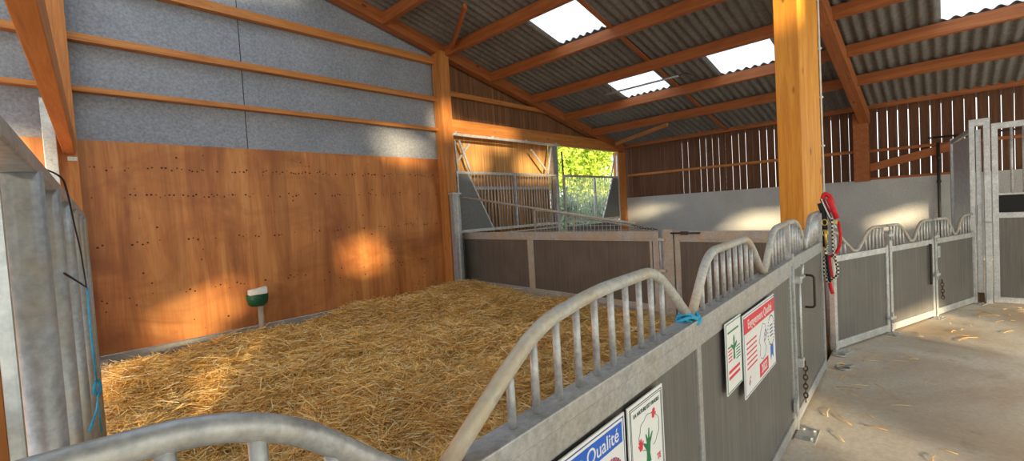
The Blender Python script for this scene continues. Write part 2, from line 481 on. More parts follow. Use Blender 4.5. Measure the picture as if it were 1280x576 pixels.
def mat_fill_wall():
    m = bpy.data.materials.new('added_fill_sheet'); m.use_nodes = True
    t = m.node_tree; t.nodes.clear()
    o = t.nodes.new('ShaderNodeOutputMaterial'); a = t.nodes.new('ShaderNodeBsdfTranslucent'); b = t.nodes.new('ShaderNodeBsdfDiffuse')
    mx = t.nodes.new('ShaderNodeMixShader'); mx.inputs[0].default_value = .60
    a.inputs['Color'].default_value = rgb(.66, .82, 1.0); b.inputs['Color'].default_value = rgb(.7, .7, .7)  # blue tint cools the warm sun in the added fill
    t.links.new(a.outputs[0], mx.inputs[1]); t.links.new(b.outputs[0], mx.inputs[2]); t.links.new(mx.outputs[0], o.inputs['Surface']); return m
M['fill_wall'] = mat_fill_wall()
w = structure('added_fill_wall', bm, M['fill_wall'], 'added unseen milky sheet wall for fill light, holes shaping sun patches')

# ------------------------------------------------------------------ timber
def beam(name, label, cat, p0, p1, w, h, mat='pine', group=None, up=(0, 0, 1), bev=.006):
    m, L = frame_of(p0, p1, up)
    bm = bmesh.new(); box(bm, (0, -w/2, -h/2), (L, w/2, h/2), 0, bev)
    o = mesh_obj(name, bm, M[mat]); o.matrix_world = m
    return props(o, label, cat, group)
def post(name, label, x0, x1, y0, y1, z0, z1, mat='pine_v', rz=0, bev=.008):
    bm = bmesh.new(); hx, hy = (x1-x0)/2, (y1-y0)/2
    box(bm, (-hx, -hy, 0), (hx, hy, z1-z0), 0, bev)
    o = mesh_obj(name, bm, M[mat], None, ((x0+x1)/2, (y0+y1)/2, z0), (0, 0, rz))
    return props(o, label, 'post')

post('timber_post', 'tall orange timber post where the plywood ends beside the doorway', 6.50, 6.78, 8.2, 8.49, -.42, 5.47)
p = post('timber_post', 'timber post at the left end of the plywood behind the pale steel upright', .16, .43, 8.22, 8.49, -.42, 6.7)
bm = bmesh.new(); box(bm, (.03, -.143, 3.14), (.125, -.136, 3.19)); mesh_obj('metal_plate', bm, M['galv_light'], p)
post('timber_post', 'pale timber post in the far corner beside the bright door opening', 14.25, 14.72, 8.28, 8.5, -.05, 3.62)
post('timber_post', 'dark timber post on the concrete wall right of the big yellow post', 14.62, 14.86, 1.38, 1.69, 1.98, 3.72, 'rafter')
bp_ = thing('timber_post', 'big yellow laminated post at the end of the front partition', 'post', (6.84, 1.345, -.02), R(-14))
bm = bmesh.new(); box(bm, (-.25, -.145, 0), (.25, .145, 5.36), 0, .01); mesh_obj('post_body', bm, M['glulam'], bp_)
bm = bmesh.new(); tube(bm, [(.262, -.155, .9), (.262, -.155, 5.3)], .011, 8)
for z in np.arange(1.1, 5.4, .62): box(bm, (.24, -.172, z), (.285, -.140, z+.02))
mesh_obj('conduit', bm, M['white_paint'], bp_)

# gable rafter and second rafter
RB = lambda x, o=0: 5.06 + SL*(x - 8.16) + o
beam('rafter', 'orange rafter sloping along the gable wall above the fibre sheets', 'rafter', (.45, 8.36, RB(.45)+.13), (14.7, 8.36, RB(14.7)+.13), .2, .26, 'rafter')
beam('rafter', 'rafter sloping from the roof to the dark post right of the big yellow post', 'rafter', (.45, 1.45, RB(.45)-.03), (14.75, 1.45, RB(14.75)-.03), .2, .30, 'rafter')
GP = 'roof purlins'
PL = [(3.70, 'topmost purlin in view, at the top edge left of the skylights'), (5.20, 'short purlin stub meeting the gable rafter above the fibre sheets'), (6.74, 'purlin meeting the gable rafter just above the tall orange post'),
      (8.20, 'long purlin running just below the largest skylight'), (9.75, 'purlin just above the two middle skylights'),
      (11.24, 'sunlit purlin running just below the two middle skylights'), (12.70, 'lowest slim purlin above the eaves beam')]
for x, lb in PL[1:]:
    zc = RB(x) + .11
    beam('purlin', lb, 'purlin', (x, 8.3, zc), (x, -6.0, zc), .11, .22, 'rafter', GP, bev=.005)
beam('eaves_beam', 'beam along the eaves on top of the spaced boards', 'beam', (14.72, 8.4, 3.90), (14.72, -2.5, 3.90), .16, .24, 'rafter')
beam('header_beam', 'deep timber beam over the sliding doors', 'beam', (6.78, 8.36, 3.80), (14.3, 8.36, 3.80), .16, .34, 'pine')
GG = 'girts on the blue grey sheets'
for z0, z1, xa, lb in ((3.68, 3.75, -3, 'lowest girt just above the plywood'), (4.36, 4.46, -3, 'middle of the three girts on the blue grey sheets'), (5.20, 5.34, -3, 'top girt under the gable rafter')):
    beam('wall_girt', lb, 'girt', (xa, 8.445, (z0+z1)/2), (6.51, 8.445, (z0+z1)/2), .13, z1-z0, 'pine', GG, bev=.004)
beam('wall_girt', 'slim girt on the brown boards right of the tall orange post', 'girt', (6.77, 8.43, 4.60), (11.1, 8.43, 4.60), .10, .11, 'pine', None, bev=.004)
beam('wall_rail', 'thin rail across the spaced boards between the far corner and the dark post', 'rail', (X_EAVE+.05, 8.28, 2.80), (X_EAVE+.05, 1.70, 2.76), .07, .075, 'pine', None, bev=.003)
beam('wall_rail', 'thin rail across the spaced boards right of the dark post', 'rail', (X_EAVE+.05, 1.37, 2.74), (X_EAVE+.05, -2.4, 2.70), .07, .07, 'rafter', None, bev=.003)
beam('diagonal_board', 'slanting board across the spaced boards right of the dark post', 'board', (X_EAVE-.02, 1.38, 2.31), (X_EAVE-.02, -.40, 2.70), .05, .19, 'rafter', None, bev=.003)
beam('wall_rail', 'low sill rail on top of the concrete under the slanting board', 'rail', (X_EAVE+.04, 1.37, 2.03), (X_EAVE+.04, -.3, 2.03), .07, .06, 'rafter', None, bev=.003)
beam('overhead_beam', 'near timber beam overhead at top left running to the gable post', 'beam', (.02-.07, 2.0, 2.95), (.405-.055, 8.25, 2.95), .11, .30, 'pine')
beam('roof_brace', 'slim slanting brace rising from the top of the tall orange post', 'brace', (6.84, 8.22, 5.44), (5.86, 6.5, 5.66), .07, .10, 'rafter')
beam('roof_brace', 'slanting brace under the roof in the far corner', 'brace', (13.9, 8.15, 3.86), (12.72, 5.75, 3.98), .07, .10, 'pine')
beam('roof_strip', 'thin dark batten under the roof running down beside the skylights', 'batten', (6.8, 4.76, zroof(6.8)-.03), (14.6, 4.76, zroof(14.6)-.03), .09, .03, 'rafter')
# hanging rod under the roof
rd = thing('hanging_rod', 'grey metal rod with a cable hung under the middle skylight', 'rod', (9.96, 4.2, 4.50))
bm = bmesh.new(); tube(bm, [(0, 1.85, 0), (0, 0, .0)], .022, 10); mesh_obj('rod', bm, M['galv'], rd)
bm = bmesh.new(); tube(bm, rounded([(0, 0, 0), (.02, -.12, .04), (.05, -.22, .0), (.12, -.34, -.06)], .05), .012, 8)
mesh_obj('cable', bm, M['cord'], rd)
for yy in (.06, 1.7):
    bm = bmesh.new(); tube(bm, [(0, yy, 0), (-.02, yy, .25)], .006, 6); mesh_obj('hanger_wire', bm, M['cord'], rd)

# ------------------------------------------------------------------ doorway in the gable: plank door, track, sliding barred gates
bm = bmesh.new(); box(bm, (6.6, 8.62, 2.42), (10.75, 8.66, 3.75))
x_ = 6.6; rr = random.Random(8)
while x_ < 10.7:
    w_ = rr.uniform(.07, .11); box(bm, (x_, 8.60, -.3), (min(x_+w_, 10.74), 8.63, 2.44)); x_ += w_ + rr.uniform(.03, .055)
box(bm, (6.6, 8.70, -.3), (10.75, 8.73, 2.44), 1)
structure('door_1', bm, [M['boards_door'], M['boards_y']], 'closed honey coloured plank door behind the barred gate')
bm = bmesh.new(); box(bm, (10.74, 8.44, -.3), (10.98, 8.6, 3.64))
structure('trim_1', bm, M['galv'], 'steel door jamb between the two barred gates')
tk = thing('door_track', 'grey steel sliding track under the beam over the doors', 'track', (6.76, 8.20, 3.60))
bm = bmesh.new(); box(bm, (0, -.03, -.03), (4.0, .03, .03), 0, .004); mesh_obj('rail', bm, M['galv_light'], tk)
for x in (.05, 1.25, 2.5, 3.8):
    bm = bmesh.new(); box(bm, (x, -.04, -.02), (x+.05, .035, .06), 0, .004); mesh_obj('bracket', bm, M['galv_light'], tk)

def barred_gate(label, x0, x1, mirror):
    g = thing('barred_gate', label, 'gate', (x0, 8.30, -.25))
    W = x1-x0; fx = (lambda u: W-u) if mirror else (lambda u: u)
    bm = bmesh.new(); zb, zt = 1.58, 2.98
    bar(bm, (0, 0, zt), (W, 0, zt), .05, .06); bar(bm, (0, 0, zb), (W, 0, zb), .05, .07); bar(bm, (0, 0, .1), (W, 0, .1), .05, .06)
    bar(bm, (0, 0, zb-.12), (W, 0, zb-.12), .04, .03)
    for x in (.03, W-.03): bar(bm, (x, 0, .1), (x, 0, zt), .05, .06)
    mesh_obj('frame', bm, M['galv_light'], g)
    bm = bmesh.new(); box(bm, (.05, -.008, .12), (W-.05, .008, zb-.14)); mesh_obj('lower_panel', bm, M['panel_grey'], g)
    bm = bmesh.new(); prism(bm, [(fx(.05), zb), (fx(1.10), zb), (fx(.36), zt-.03), (fx(.05), zt-.03)], 'y', -.012, .006)
    mesh_obj('end_panel', bm, M['panel_sheet'], g)
    bm = bmesh.new(); bar(bm, (fx(.36), -.005, zt), (fx(1.12), -.005, zb), .035, .04); mesh_obj('diagonal', bm, M['galv_light'], g)
    bm = bmesh.new(); bar(bm, (W*.53, 0, zb), (W*.53, 0, zt), .05, .07); mesh_obj('middle_stile', bm, M['galv_light'], g)
    nb = 30
    for i in range(nb):
        x = .42 + (W-.5)*(i+.5)/nb
        zl = zb
        if x < 1.12: zl = zt - (zt-zb)*(x-.36)/.76
        bm = bmesh.new(); tube(bm, [(fx(x), .0, zl), (fx(x), .0, zt)], .0115, 6); mesh_obj('bar', bm, M['galv_light'], g)
    # hanger triangle above
    for a, b in (((.06, 3.02), (.02, 3.74)), ((.46, 3.02), (.16, 3.74))):
        bm = bmesh.new(); bar(bm, (fx(a[0]), 0, a[1]), (fx(b[0]), 0, b[1]), .035, .05); mesh_obj('hanger', bm, M['galv_light'], g)
    return g
g1 = barred_gate('left barred steel gate standing before the plank door', 6.86, 10.66, False)
bm = bmesh.new(); bar(bm, (.02, .12, 3.1), (.58, .12, 3.70), .03, .05); mesh_obj('cross_brace', bm, M['galv_light'], g1)
bm = bmesh.new(); bar(bm, (.1, .12, 2.62), (3.6, .12, 2.62), .03, .07); mesh_obj('middle_rail', bm, M['galv_light'], g1)
for a, b in (((3.42, 3.02), (3.66, 3.84)), ((3.36, 3.12), (2.75, 3.68))):
    bm = bmesh.new(); bar(bm, (a[0], 0, a[1]), (b[0], 0, b[1]), .035, .05); mesh_obj('hanger', bm, M['galv_light'], g1)
g2 = barred_gate('right barred steel gate with greenery behind it', 11.0, 14.2, True)
bm = bmesh.new(); bar(bm, (.03, 0, 2.98), (.0, 0, 3.7), .03, .04); mesh_obj('hanger', bm, M['dark_iron'], g2)

# ------------------------------------------------------------------ outside greenery
def leafy(name, label, cat, c, r, n, leaf, mat, group=None, trunk=True):
    t = thing(name, label, cat, (c[0], c[1], -.5), 0, group)
    g = np.random.default_rng(int(abs(c[0]*100)+abs(c[1]*10)))
    k = max(6, n//500)
    cen = g.normal(size=(k, 3))*np.array(r)*.45
    p = cen[g.integers(0, k, n)] + g.normal(size=(n, 3))*np.array(r)*.24
    p[:, 2] += c[2]
    p = p[p[:, 2] > .1]; n = len(p)
    a = g.normal(size=(n, 3)); a /= np.linalg.norm(a, axis=1)[:, None]
    b = g.normal(size=(n, 3)); b -= a*(a*b).sum(1)[:, None]; b /= np.linalg.norm(b, axis=1)[:, None]
    s = leaf*g.uniform(.6, 1.3, n)[:, None]
    V = np.stack([p-a*s, p+b*s*.45, p+a*s, p-b*s*.45], 1).reshape(-1, 3)
    F = np.arange(4*n).reshape(-1, 4)
    me = bpy.data.meshes.new('foliage'); me.from_pydata(V.tolist(), [], F.tolist()); me.materials.append(mat)
    o = bpy.data.objects.new('foliage', me); link(o, t)
    if trunk:
        bm = bmesh.new(); tube(bm, [(0, 0, 0), (.05, .03, c[2]*.6), (0, 0, c[2])], [.14, .11, .05], 8)
        for q in range(5):
            an = q*1.26; tube(bm, [(0, 0, c[2]*.55), (math.cos(an)*r[0]*.5, math.sin(an)*r[1]*.5, c[2]*1.05)], [.05, .015], 6)
        mesh_obj('trunk', bm, M['bark'], t, smooth=True)
    return t
leafy('tree', 'lime green tree beyond the door opening', 'tree', (25.5, 18.5, 5.2), (4.6, 2.6, 3.1), 11000, .18, M['leaf_lime'])
leafy('shrub', 'grey green shrub seen through the left bars of the open gate', 'shrub', (16.4, 12.2, 1.6), (1.3, 1.1, 1.5), 5000, .11, M['leaf_green'], None, True)
leafy('shrub', 'grey green shrub seen through the right bars of the open gate', 'shrub', (21.4, 13.4, 1.7), (2.0, 1.3, 1.7), 6000, .11, M['leaf_green'], None, True)

# ------------------------------------------------------------------ straw
def straw_h(x, y):
    h = -.13 + .20*np.clip((x-1.0)/4.5, 0, 1)
    h = h + .07*np.sin(1.3*x+.6)*np.sin(1.1*y+.4) + .035*np.sin(3.1*x+1.7*y) + .025*np.sin(4.3*y-2.2*x+1)
    h = h + .10*np.exp(-((x-2.2)**2+(y-6.2)**2)/1.6) + .12*np.exp(-((x-1.0)**2+(y-7.3)**2)/.35)
    h = h + .06*np.exp(-((y-7.6)**2)/.4)*np.clip((x-2)/2, 0, 1)
    h = h + .15*np.exp(-((x-.0749*y)/.35)**2)*np.clip((7.4-y)/1.0, 0, 1)
    h = h - .08*np.exp(-((x-2.25)**2+(y-3.0)**2)/.12)
    return h
def in_box(x, y):
    return (y > .80+.035*x) & (y < 8.44) & (x > .0749*y-.055-.115*np.clip((y-3.7)/.3, 0, 1)) & (x < 6.18+(y-1.53)*.122-.10)
NX, NY = 110, 120
gx = np.linspace(0, 1, NX); gy = np.linspace(.0, 1, NY)
V = []; 
for j in gy:
    y = .76 + j*(8.47-.76)
    xa, xb = .0749*y-.062-.14*min(1, max(0, (y-3.7)/.3)), 6.18+(y-1.53)*.122-.03
    for i in gx:
        x = xa + (xb-xa)*i
        V.append((x, y + .035*x*(1-j), float(straw_h(np.array(x), np.array(y)))-.03))
base = len(V)
F = [(j*NX+i, j*NX+i+1, (j+1)*NX+i+1, (j+1)*NX+i) for j in range(NY-1) for i in range(NX-1)]
border = [i for i in range(NX)] + [j*NX+NX-1 for j in range(1, NY)] + [(NY-1)*NX+i for i in range(NX-2, -1, -1)] + [j*NX for j in range(NY-2, 0, -1)]
low = {}
for b in border:
    low[b] = len(V); V.append((V[b][0], V[b][1], -.35))
for a, b in zip(border, border[1:]+border[:1]): F.append((a, low[a], low[b], b))
nbase = len(F)
# loose stalks, denser toward the front where single ones show
N = 150000
u = rng.uniform(size=(N*6, 2)); px = -.1 + u[:, 0]*7.2; py = .8 + u[:, 1]*7.7
keep = in_box(px, py); px, py = px[keep], py[keep]
d = np.hypot(px, py); pr = np.clip(3.2/d, .12, 1.0); k2 = rng.uniform(size=len(px)) < pr*1.0
px, py, d = px[k2][:N], py[k2][:N], d[k2][:N]; n = len(px)
# locally combed directions
ang = 1.1*np.sin(.9*px+1.3*py) + .9*np.sin(2.1*py-1.1*px+.7) + rng.normal(size=n)*1.0 + .2
L = rng.uniform(.10, .24, n)*np.where(rng.uniform(size=n) < .30, 1.7, 1.0); r = rng.uniform(.0011, .0022, n) * np.clip(d/3.0, 1, 1.9)
tilt = rng.normal(size=n)*.24
zc = straw_h(px, py) + rng.uniform(-.02, .065, n) + .03*np.sin(9*px+4*py)*np.sin(8*py-5*px)
dx, dy = np.cos(ang), np.sin(ang)
bend = rng.normal(size=n)*.10
def P(s, k):
    return np.stack([px + dx*L*s - dy*L*k*bend, py + dy*L*s + dx*L*k*bend, zc + L*s*np.sin(tilt) - L*abs(s)*.06], 1)
Pa, Pb, Pc = P(-.5, 1), P(0, 0), P(.5, 1)
roll = rng.uniform(-.9, .9, n)
wv = np.stack([-dy*np.cos(roll), dx*np.cos(roll), np.sin(roll)], 1)*r[:, None]
SV = np.stack([Pa-wv, Pa+wv, Pb-wv, Pb+wv, Pc-wv, Pc+wv], 1).reshape(-1, 3)
# keep the stalks inside the box
m_ok = in_box(Pa[:, 0], Pa[:, 1]) & in_box(Pc[:, 0], Pc[:, 1])
SV = SV.reshape(-1, 6, 3)[m_ok].reshape(-1, 3); n = len(SV)//6
off = len(V)
idx = (np.arange(n)*6)[:, None] + off
q1 = idx + np.array([0, 1, 3, 2]); q2 = idx + np.array([2, 3, 5, 4])
SF = np.concatenate([q1, q2])
me = bpy.data.meshes.new('straw_bedding')
AV = np.concatenate([np.array(V), SV]); AF = np.concatenate([np.array(F), SF])
me.vertices.add(len(AV)); me.vertices.foreach_set('co', AV.astype(np.float32).ravel())
me.loops.add(AF.size); me.loops.foreach_set('vertex_index', AF.astype(np.int32).ravel())
me.polygons.add(len(AF)); me.polygons.foreach_set('loop_start', (np.arange(len(AF))*4).astype(np.int32))
me.materials.append(M['straw_base']); me.materials.append(M['straw'])
mi = np.zeros(len(AF), np.int32); mi[nbase:] = 1
me.polygons.foreach_set('material_index', mi)
me.update(calc_edges=True); me.validate()
so = bpy.data.objects.new('straw_bedding', me); link(so)
props(so, 'deep golden straw bedding spread over the box floor', 'straw', None, 'stuff')

# stray stalks on the aisle floor
bm = bmesh.new(); rr = random.Random(3)
for k in range(70):
    x = rr.uniform(3.7, 9.2); y = .72 + .035*(x-1) - abs(rr.gauss(0, .35)) - .06 - max(0, (x-5.5))*.36
    a = rr.uniform(0, 6.28); l = rr.uniform(.04, .2)
    tube(bm, [(x, y, .006), (x+l*math.cos(a)*.5, y+l*math.sin(a)*.5+.01, .010), (x+l*math.cos(a), y+l*math.sin(a), .006)], .0022, 4)
props(mesh_obj('straw_litter', bm, M['straw']), 'stray straw stalks scattered on the concrete aisle', 'straw', None, 'stuff')

# ------------------------------------------------------------------ partitions
def tall(z, t, k=.016): return z + k*t*z/1.21            # the rails climb slightly along the front
def wave(parent, pts, nbars, zrail, n0=.03, r=.0195, mat='galv', barmat='galv', rb=.0105, rad=.12, k=.016, shape=None):
    """tube bent into a wave on top of the rail, its upright bars as sub-parts"""
    P3 = [(t, n0, tall(z, t, k)) for t, z in pts]
    path = rounded(P3, rad, 8)
    bm = bmesh.new(); tube(bm, path, r, 14)
    o = mesh_obj('wave_rail', bm, M[mat], parent, smooth=True)
    def top(t):
        for a, b in zip(path[:-1], path[1:]):
            if min(a.x, b.x) <= t <= max(a.x, b.x) and abs(a.x-b.x) > 1e-6:
                return a.z + (b.z-a.z)*(t-a.x)/(b.x-a.x)
        return None
    for t in nbars:
        zt = top(t)
        if zt is None or zt < zrail+.02: continue
        bm = bmesh.new(); tube(bm, [(t, n0, tall(zrail, t, k)-.004), (t, n0, zt)], rb, 10)
        mesh_obj('bar', bm, M[barmat], o, smooth=True)
    return o

# --- front partition with the signs
fp = thing('front_partition', 'near grey partition carrying the four signs along the aisle', 'partition', (1, .709, 0), TH_F)
T0, T1 = -2.6, 2.70
bm = bmesh.new()
def rail(bm, ta, tb, n0, n1, z0, z1, k=.016, bev=.004):
    vs0 = set(bm.verts); box(bm, (ta, n0, z0), (tb, n1, z1), 0, bev)
    for v in bm.verts:
        if v not in vs0: v.co.z = tall(v.co.z, v.co.x, k)
rail(bm, T0, 2.055, -.008, .062, 1.165, 1.21); rail(bm, 2.062, T1, -.008, .062, 1.165, 1.21)
rail(bm, T0, T1, .0, .054, 1.095, 1.168)
rail(bm, T0, T1, .0, .054, .03, .11, 0)
for t in (-2.58, -.95, .845, T1-.03): rail(bm, t-.02, t+.02, .002, .052, .1, 1.10)
mesh_obj('frame', bm, M['galv_dirty'], fp)
for ta, tb in ((-2.56, -.97), (-.93, .825), (.865, T1-.05)):
    bm = bmesh.new(); rail(bm, ta, tb, .014, .040, .1, 1.10, .016, 0); mesh_obj('panel', bm, M['panel_grey'], fp)
bw = np.array
wave(fp, [(-2.1, 1.23), (-1.85, 1.42), (-1.42, 1.475), (-1.1, 1.48), (-.80, 1.455), (-.60, 1.27), (-.52, 1.22)], np.arange(-2.0, -.55, .105)+.04, 1.21, r=.020, rb=.0125, mat='galv_dirty', rad=.16)
wave(fp, [(-.47, 1.215), (-.30, 1.335), (-.16, 1.42), (.10, 1.455), (.50, 1.455), (.63, 1.37), (.82, 1.215)], [-.275, -.185, -.09, .005, .10, .195, .29, .385, .475, .565], 1.21, r=.0195, rb=.0105, mat='galv_tan', barmat='galv', rad=.13)
wave(fp, [(.845, 1.215), (1.03, 1.405), (1.13, 1.45), (1.70, 1.45), (1.82, 1.38), (2.02, 1.21)], [.98, 1.08, 1.18, 1.28, 1.38, 1.48, 1.58, 1.68, 1.78], 1.21, mat='galv_tan', rad=.11)
wave(fp, [(2.06, 1.21), (2.27, 1.40), (2.38, 1.45), (2.70, 1.455)], [2.18, 2.27, 2.36, 2.45, 2.54, 2.63], 1.21, mat='galv_tan', rad=.10)
bm = bmesh.new(); box(bm, (2.70, -.012, 0), (2.745, .06, 1.29), 0, .004); box(bm, (2.70, .005, 1.25), (2.735, .045, 1.50), 0, .004); mesh_obj('end_post', bm, M['galv'], fp)
bm = bmesh.new(); prism(bm, [(2.62, .16), (2.70, .16), (2.70, .30), (2.62, .24)], 'y', -.02, 0.0); mesh_obj('gusset', bm, M['galv_light'], fp)
bm = bmesh.new(); box(bm, (2.55, -.13, 0), (2.78, -.005, .012), 0, .002)
for a, b in ((2.60, -.10), (2.73, -.10), (2.73, -.035)): disc(bm, (a, b), .014, 'z', (.012, .026), 6)
mesh_obj('foot_plate', bm, M['galv'], fp)
# --- the gate next to it
fd = thing('stall_gate', 'near gate leaf right of the signs, hung with the red halter', 'gate', (1+2.755*math.cos(TH_F), .709+2.755*math.sin(TH_F), .0), TH_F)
GW = 1.44
kk = .016
def lift(z): return z + .045*z/1.21
bm = bmesh.new()
def gr(bm, a, b, n0, n1, z0, z1, bev=.004): box(bm, (a, n0, lift(z0)), (b, n1, lift(z1)), 0, bev)
gr(bm, .0, GW, .0, .055, 1.12, 1.21); gr(bm, 0, GW, 0, .055, .03, .11); gr(bm, 0, .045, 0, .055, .1, 1.13); gr(bm, GW-.05, GW, 0, .06, .0, 1.47)
mesh_obj('frame', bm, M['galv'], fd)
bm = bmesh.new(); gr(bm, .045, GW-.05, .015, .04, .11, 1.12, 0); mesh_obj('panel', bm, M['panel_grey'], fd)
wave(fd, [(0.0, lift(1.455)), (.28, lift(1.455)), (.45, lift(1.40)), (.66, lift(1.215))], [.08, .17, .26, .35, .44, .53], lift(1.21), k=0, rad=.10, mat='galv_tan')
wave(fd, [(.70, lift(1.215)), (.92, lift(1.43)), (1.02, lift(1.465)), (GW-.02, lift(1.475))], [.82, .90, .98, 1.06, 1.14, 1.22, 1.30], lift(1.21), k=0, rad=.10, rb=.018)
bm = bmesh.new(); tube(bm, [(.03, -.03, lift(.45)), (.03, -.03, lift(1.08))], .011, 10); tube(bm, [(.03, -.03, lift(1.05)), (.14, -.045, lift(1.07))], .010, 8)
box(bm, (.0, -.045, lift(1.03)), (.06, .0, lift(1.08)), 0, .004); box(bm, (.0, -.045, lift(.44)), (.06, 0, lift(.50)), 0, .004); tube(bm, [(.02, -.05, lift(1.09)), (.05, -.05, lift(1.16))], .012, 8)
mesh_obj('latch_bolt', bm, M['galv_light'], fd)
bm = bmesh.new(); tube(bm, rounded([(.50, .01, .80), (.50, -.055, .80), (.50, -.055, 1.06), (.50, .01, 1.06)], .03), .009, 8)
mesh_obj('handle', bm, M['dark_iron'], fd, smooth=True)
fd_handle_x = .5
# chain hanging from the latch
def chain(name, label, p0, p1, n, r, wr, mat, sag=0.0, rz=0.0):
    t = thing(name, label, 'chain', p1 if p1[2] < p0[2] else p0)
    o = Vector(t.location); p0 = Vector(p0)-o; p1 = Vector(p1)-o
    d = (p1-p0)/n; ax = d.normalized(); s = ax.cross(Vector((1, .2, 0))).normalized(); q = ax.cross(s)
    for i in range(n):
        c = p0 + d*(i+.5) + Vector((0, 0, -sag*4*((i+.5)/n)*(1-(i+.5)/n)))
        side = s if i % 2 else q
        pts = [c + ax*math.cos(2*math.pi*k/14)*(d.length*.62) + side*math.sin(2*math.pi*k/14)*r for k in range(14)]
        bm = bmesh.new(); tube(bm, pts, wr, 6, closed=True); mesh_obj('link', bm, mat, t, smooth=True)
    return t
chain('chain', 'rusty chain hanging down the near gate leaf', tuple(front(2.80, -.05, .49)), tuple(front(2.80, -.045, .19)), 9, .013, .0045, M['rust'])

# --- box partition at the back, to the gable
AB = math.atan2(1.53-8.5, 6.18-7.03)
bp = thing('back_partition', 'long taupe partition across the back of the straw box', 'partition', (7.03, 8.5, 0), AB)
def bx(bm, a, b, n0, n1, z0, z1, bev=.004): box(bm, (a, n0, z0), (b, n1, z1), 0, bev)
LB = 5.46
bm = bmesh.new(); bx(bm, .06, LB, -.035, .035, 1.19, 1.305); bx(bm, .06, LB, -.025, .025, 1.15, 1.19); bx(bm, .06, LB, -.03, .03, .09, .19)
bx(bm, 2.50, 2.66, -.03, .03, .19, 1.15); bx(bm, .06, .14, -.03, .03, .1, 1.2); bx(bm, LB-.10, LB, -.03, .03, .1, 1.2)
bx(bm, LB-.16, LB-.12, -.028, .028, .19, 1.15)
mesh_obj('frame', bm, M['galv_tan'], bp)
for a, b in ((.14, 2.50), (2.66, LB-.16)):
    bm = bmesh.new(); bx(bm, a, b, -.012, .012, .19, 1.15, 0); mesh_obj('panel', bm, M['panel_brown'], bp)
gpst = thing('steel_post', 'grey steel post beside the plywood end holding the slanting pole', 'post', (6.60, 8.08, -.3), 0)
bm = bmesh.new(); box(bm, (-.10, -.07, 0), (.10, .07, 2.52), 0, .01); mesh_obj('post_body', bm, M['galv'], gpst)
bm = bmesh.new(); box(bm, (-.02, -.10, .1), (.02, -.06, 2.5), 0, .004); box(bm, (-.12, -.1, 2.5), (.12, .08, 2.535), 0, .004); mesh_obj('channel', bm, M['galv_light'], gpst)
bpost = thing('gate_post', 'short steel post with a latch in the middle of the back partition', 'post', (7.03+math.cos(AB)*5.6, 8.5+math.sin(AB)*5.6, 0), AB)
bm = bmesh.new(); bx(bm, -.06, .10, -.04, .04, 0, 1.33); mesh_obj('post_body', bm, M['galv_tan'], bpost)
bm = bmesh.new(); tube(bm, [(-.10, -.055, .62), (-.10, -.055, 1.22)], .012, 8); bx(bm, -.13, -.02, -.07, -.04, 1.16, 1.2); bx(bm, -.13, -.02, -.07, -.04, .7, .74)
mesh_obj('hinge_rod', bm, M['galv_light'], bpost)
bm = bmesh.new(); tube(bm, [(.08, -.055, 1.275), (.52, -.055, 1.275)], .012, 8); bx(bm, .24, .34, -.065, -.036, 1.25, 1.30); mesh_obj('latch_bolt', bm, M['dark_iron'], bpost)
b2 = thing('stall_gate', 'taupe gate leaf of the back partition left of the big yellow post', 'gate', (7.03+math.cos(AB)*5.72, 8.5+math.sin(AB)*5.72, 0), AB)
bm = bmesh.new(); bx(bm, 0, 1.75, -.03, .03, 1.19, 1.30); bx(bm, 0, 1.75, -.02, .02, 1.15, 1.19); bx(bm, 0, 1.75, -.03, .03, .09, .19); bx(bm, 0, .08, -.03, .03, .1, 1.2); bx(bm, 1.67, 1.75, -.03, .03, .1, 1.2)
mesh_obj('frame', bm, M['galv_tan'], b2)
bm = bmesh.new(); bx(bm, .08, 1.67, -.012, .012, .19, 1.15, 0); mesh_obj('panel', bm, M['panel_brown'], b2)
# slanting pole and mesh hurdle behind the partition
cB, sB = math.cos(AB), math.sin(AB)
def back(t, n, z): return (7.03 + cB*t - sB*n, 8.5 + sB*t + cB*n, z)
props(mesh_obj('slanting_pole', (lambda b: (tube(b, [(6.71, 8.08, 2.15), back(5.0, .06, 1.42)], .022, 10), b)[1])(bmesh.new()), M['galv_tan'], smooth=True), 'long slanting pole from the steel post down to the back partition', 'pole')
mh = thing('mesh_hurdle', 'wire mesh hurdle leaning above the back partition', 'hurdle', back(2.6, .12, 1.3), AB)
bm = bmesh.new(); tube(bm, rounded([(0, 0, -.1), (0, 0, .43), (.6, 0, .37), (2.45, 0, .05)], .03), .017, 8); tube(bm, [(1.05, 0, -.05), (1.05, 0, .30)], .015, 8); mesh_obj('frame', bm, M['galv_tan'], mh, smooth=True)
bm = bmesh.new()
for i in range(24):
    x = .08 + i*.085; zt = .42 - max(0, x)*.152
    tube(bm, [(x, 0, -.1), (x, 0, zt)], .004, 5)
for z in (.02, .10, .18, .26):
    tube(bm, [(0, 0, z), (min(2.2, (.42-z)/.152), 0, z)], .004, 5)
mesh_obj('mesh', bm, M['galv_light'], mh)
chain('chain', 'short chain at the low end of the slanting pole', back(4.95, .05, 1.40), back(5.4, .03, 1.33), 9, .016, .005, M['rust'], .02)

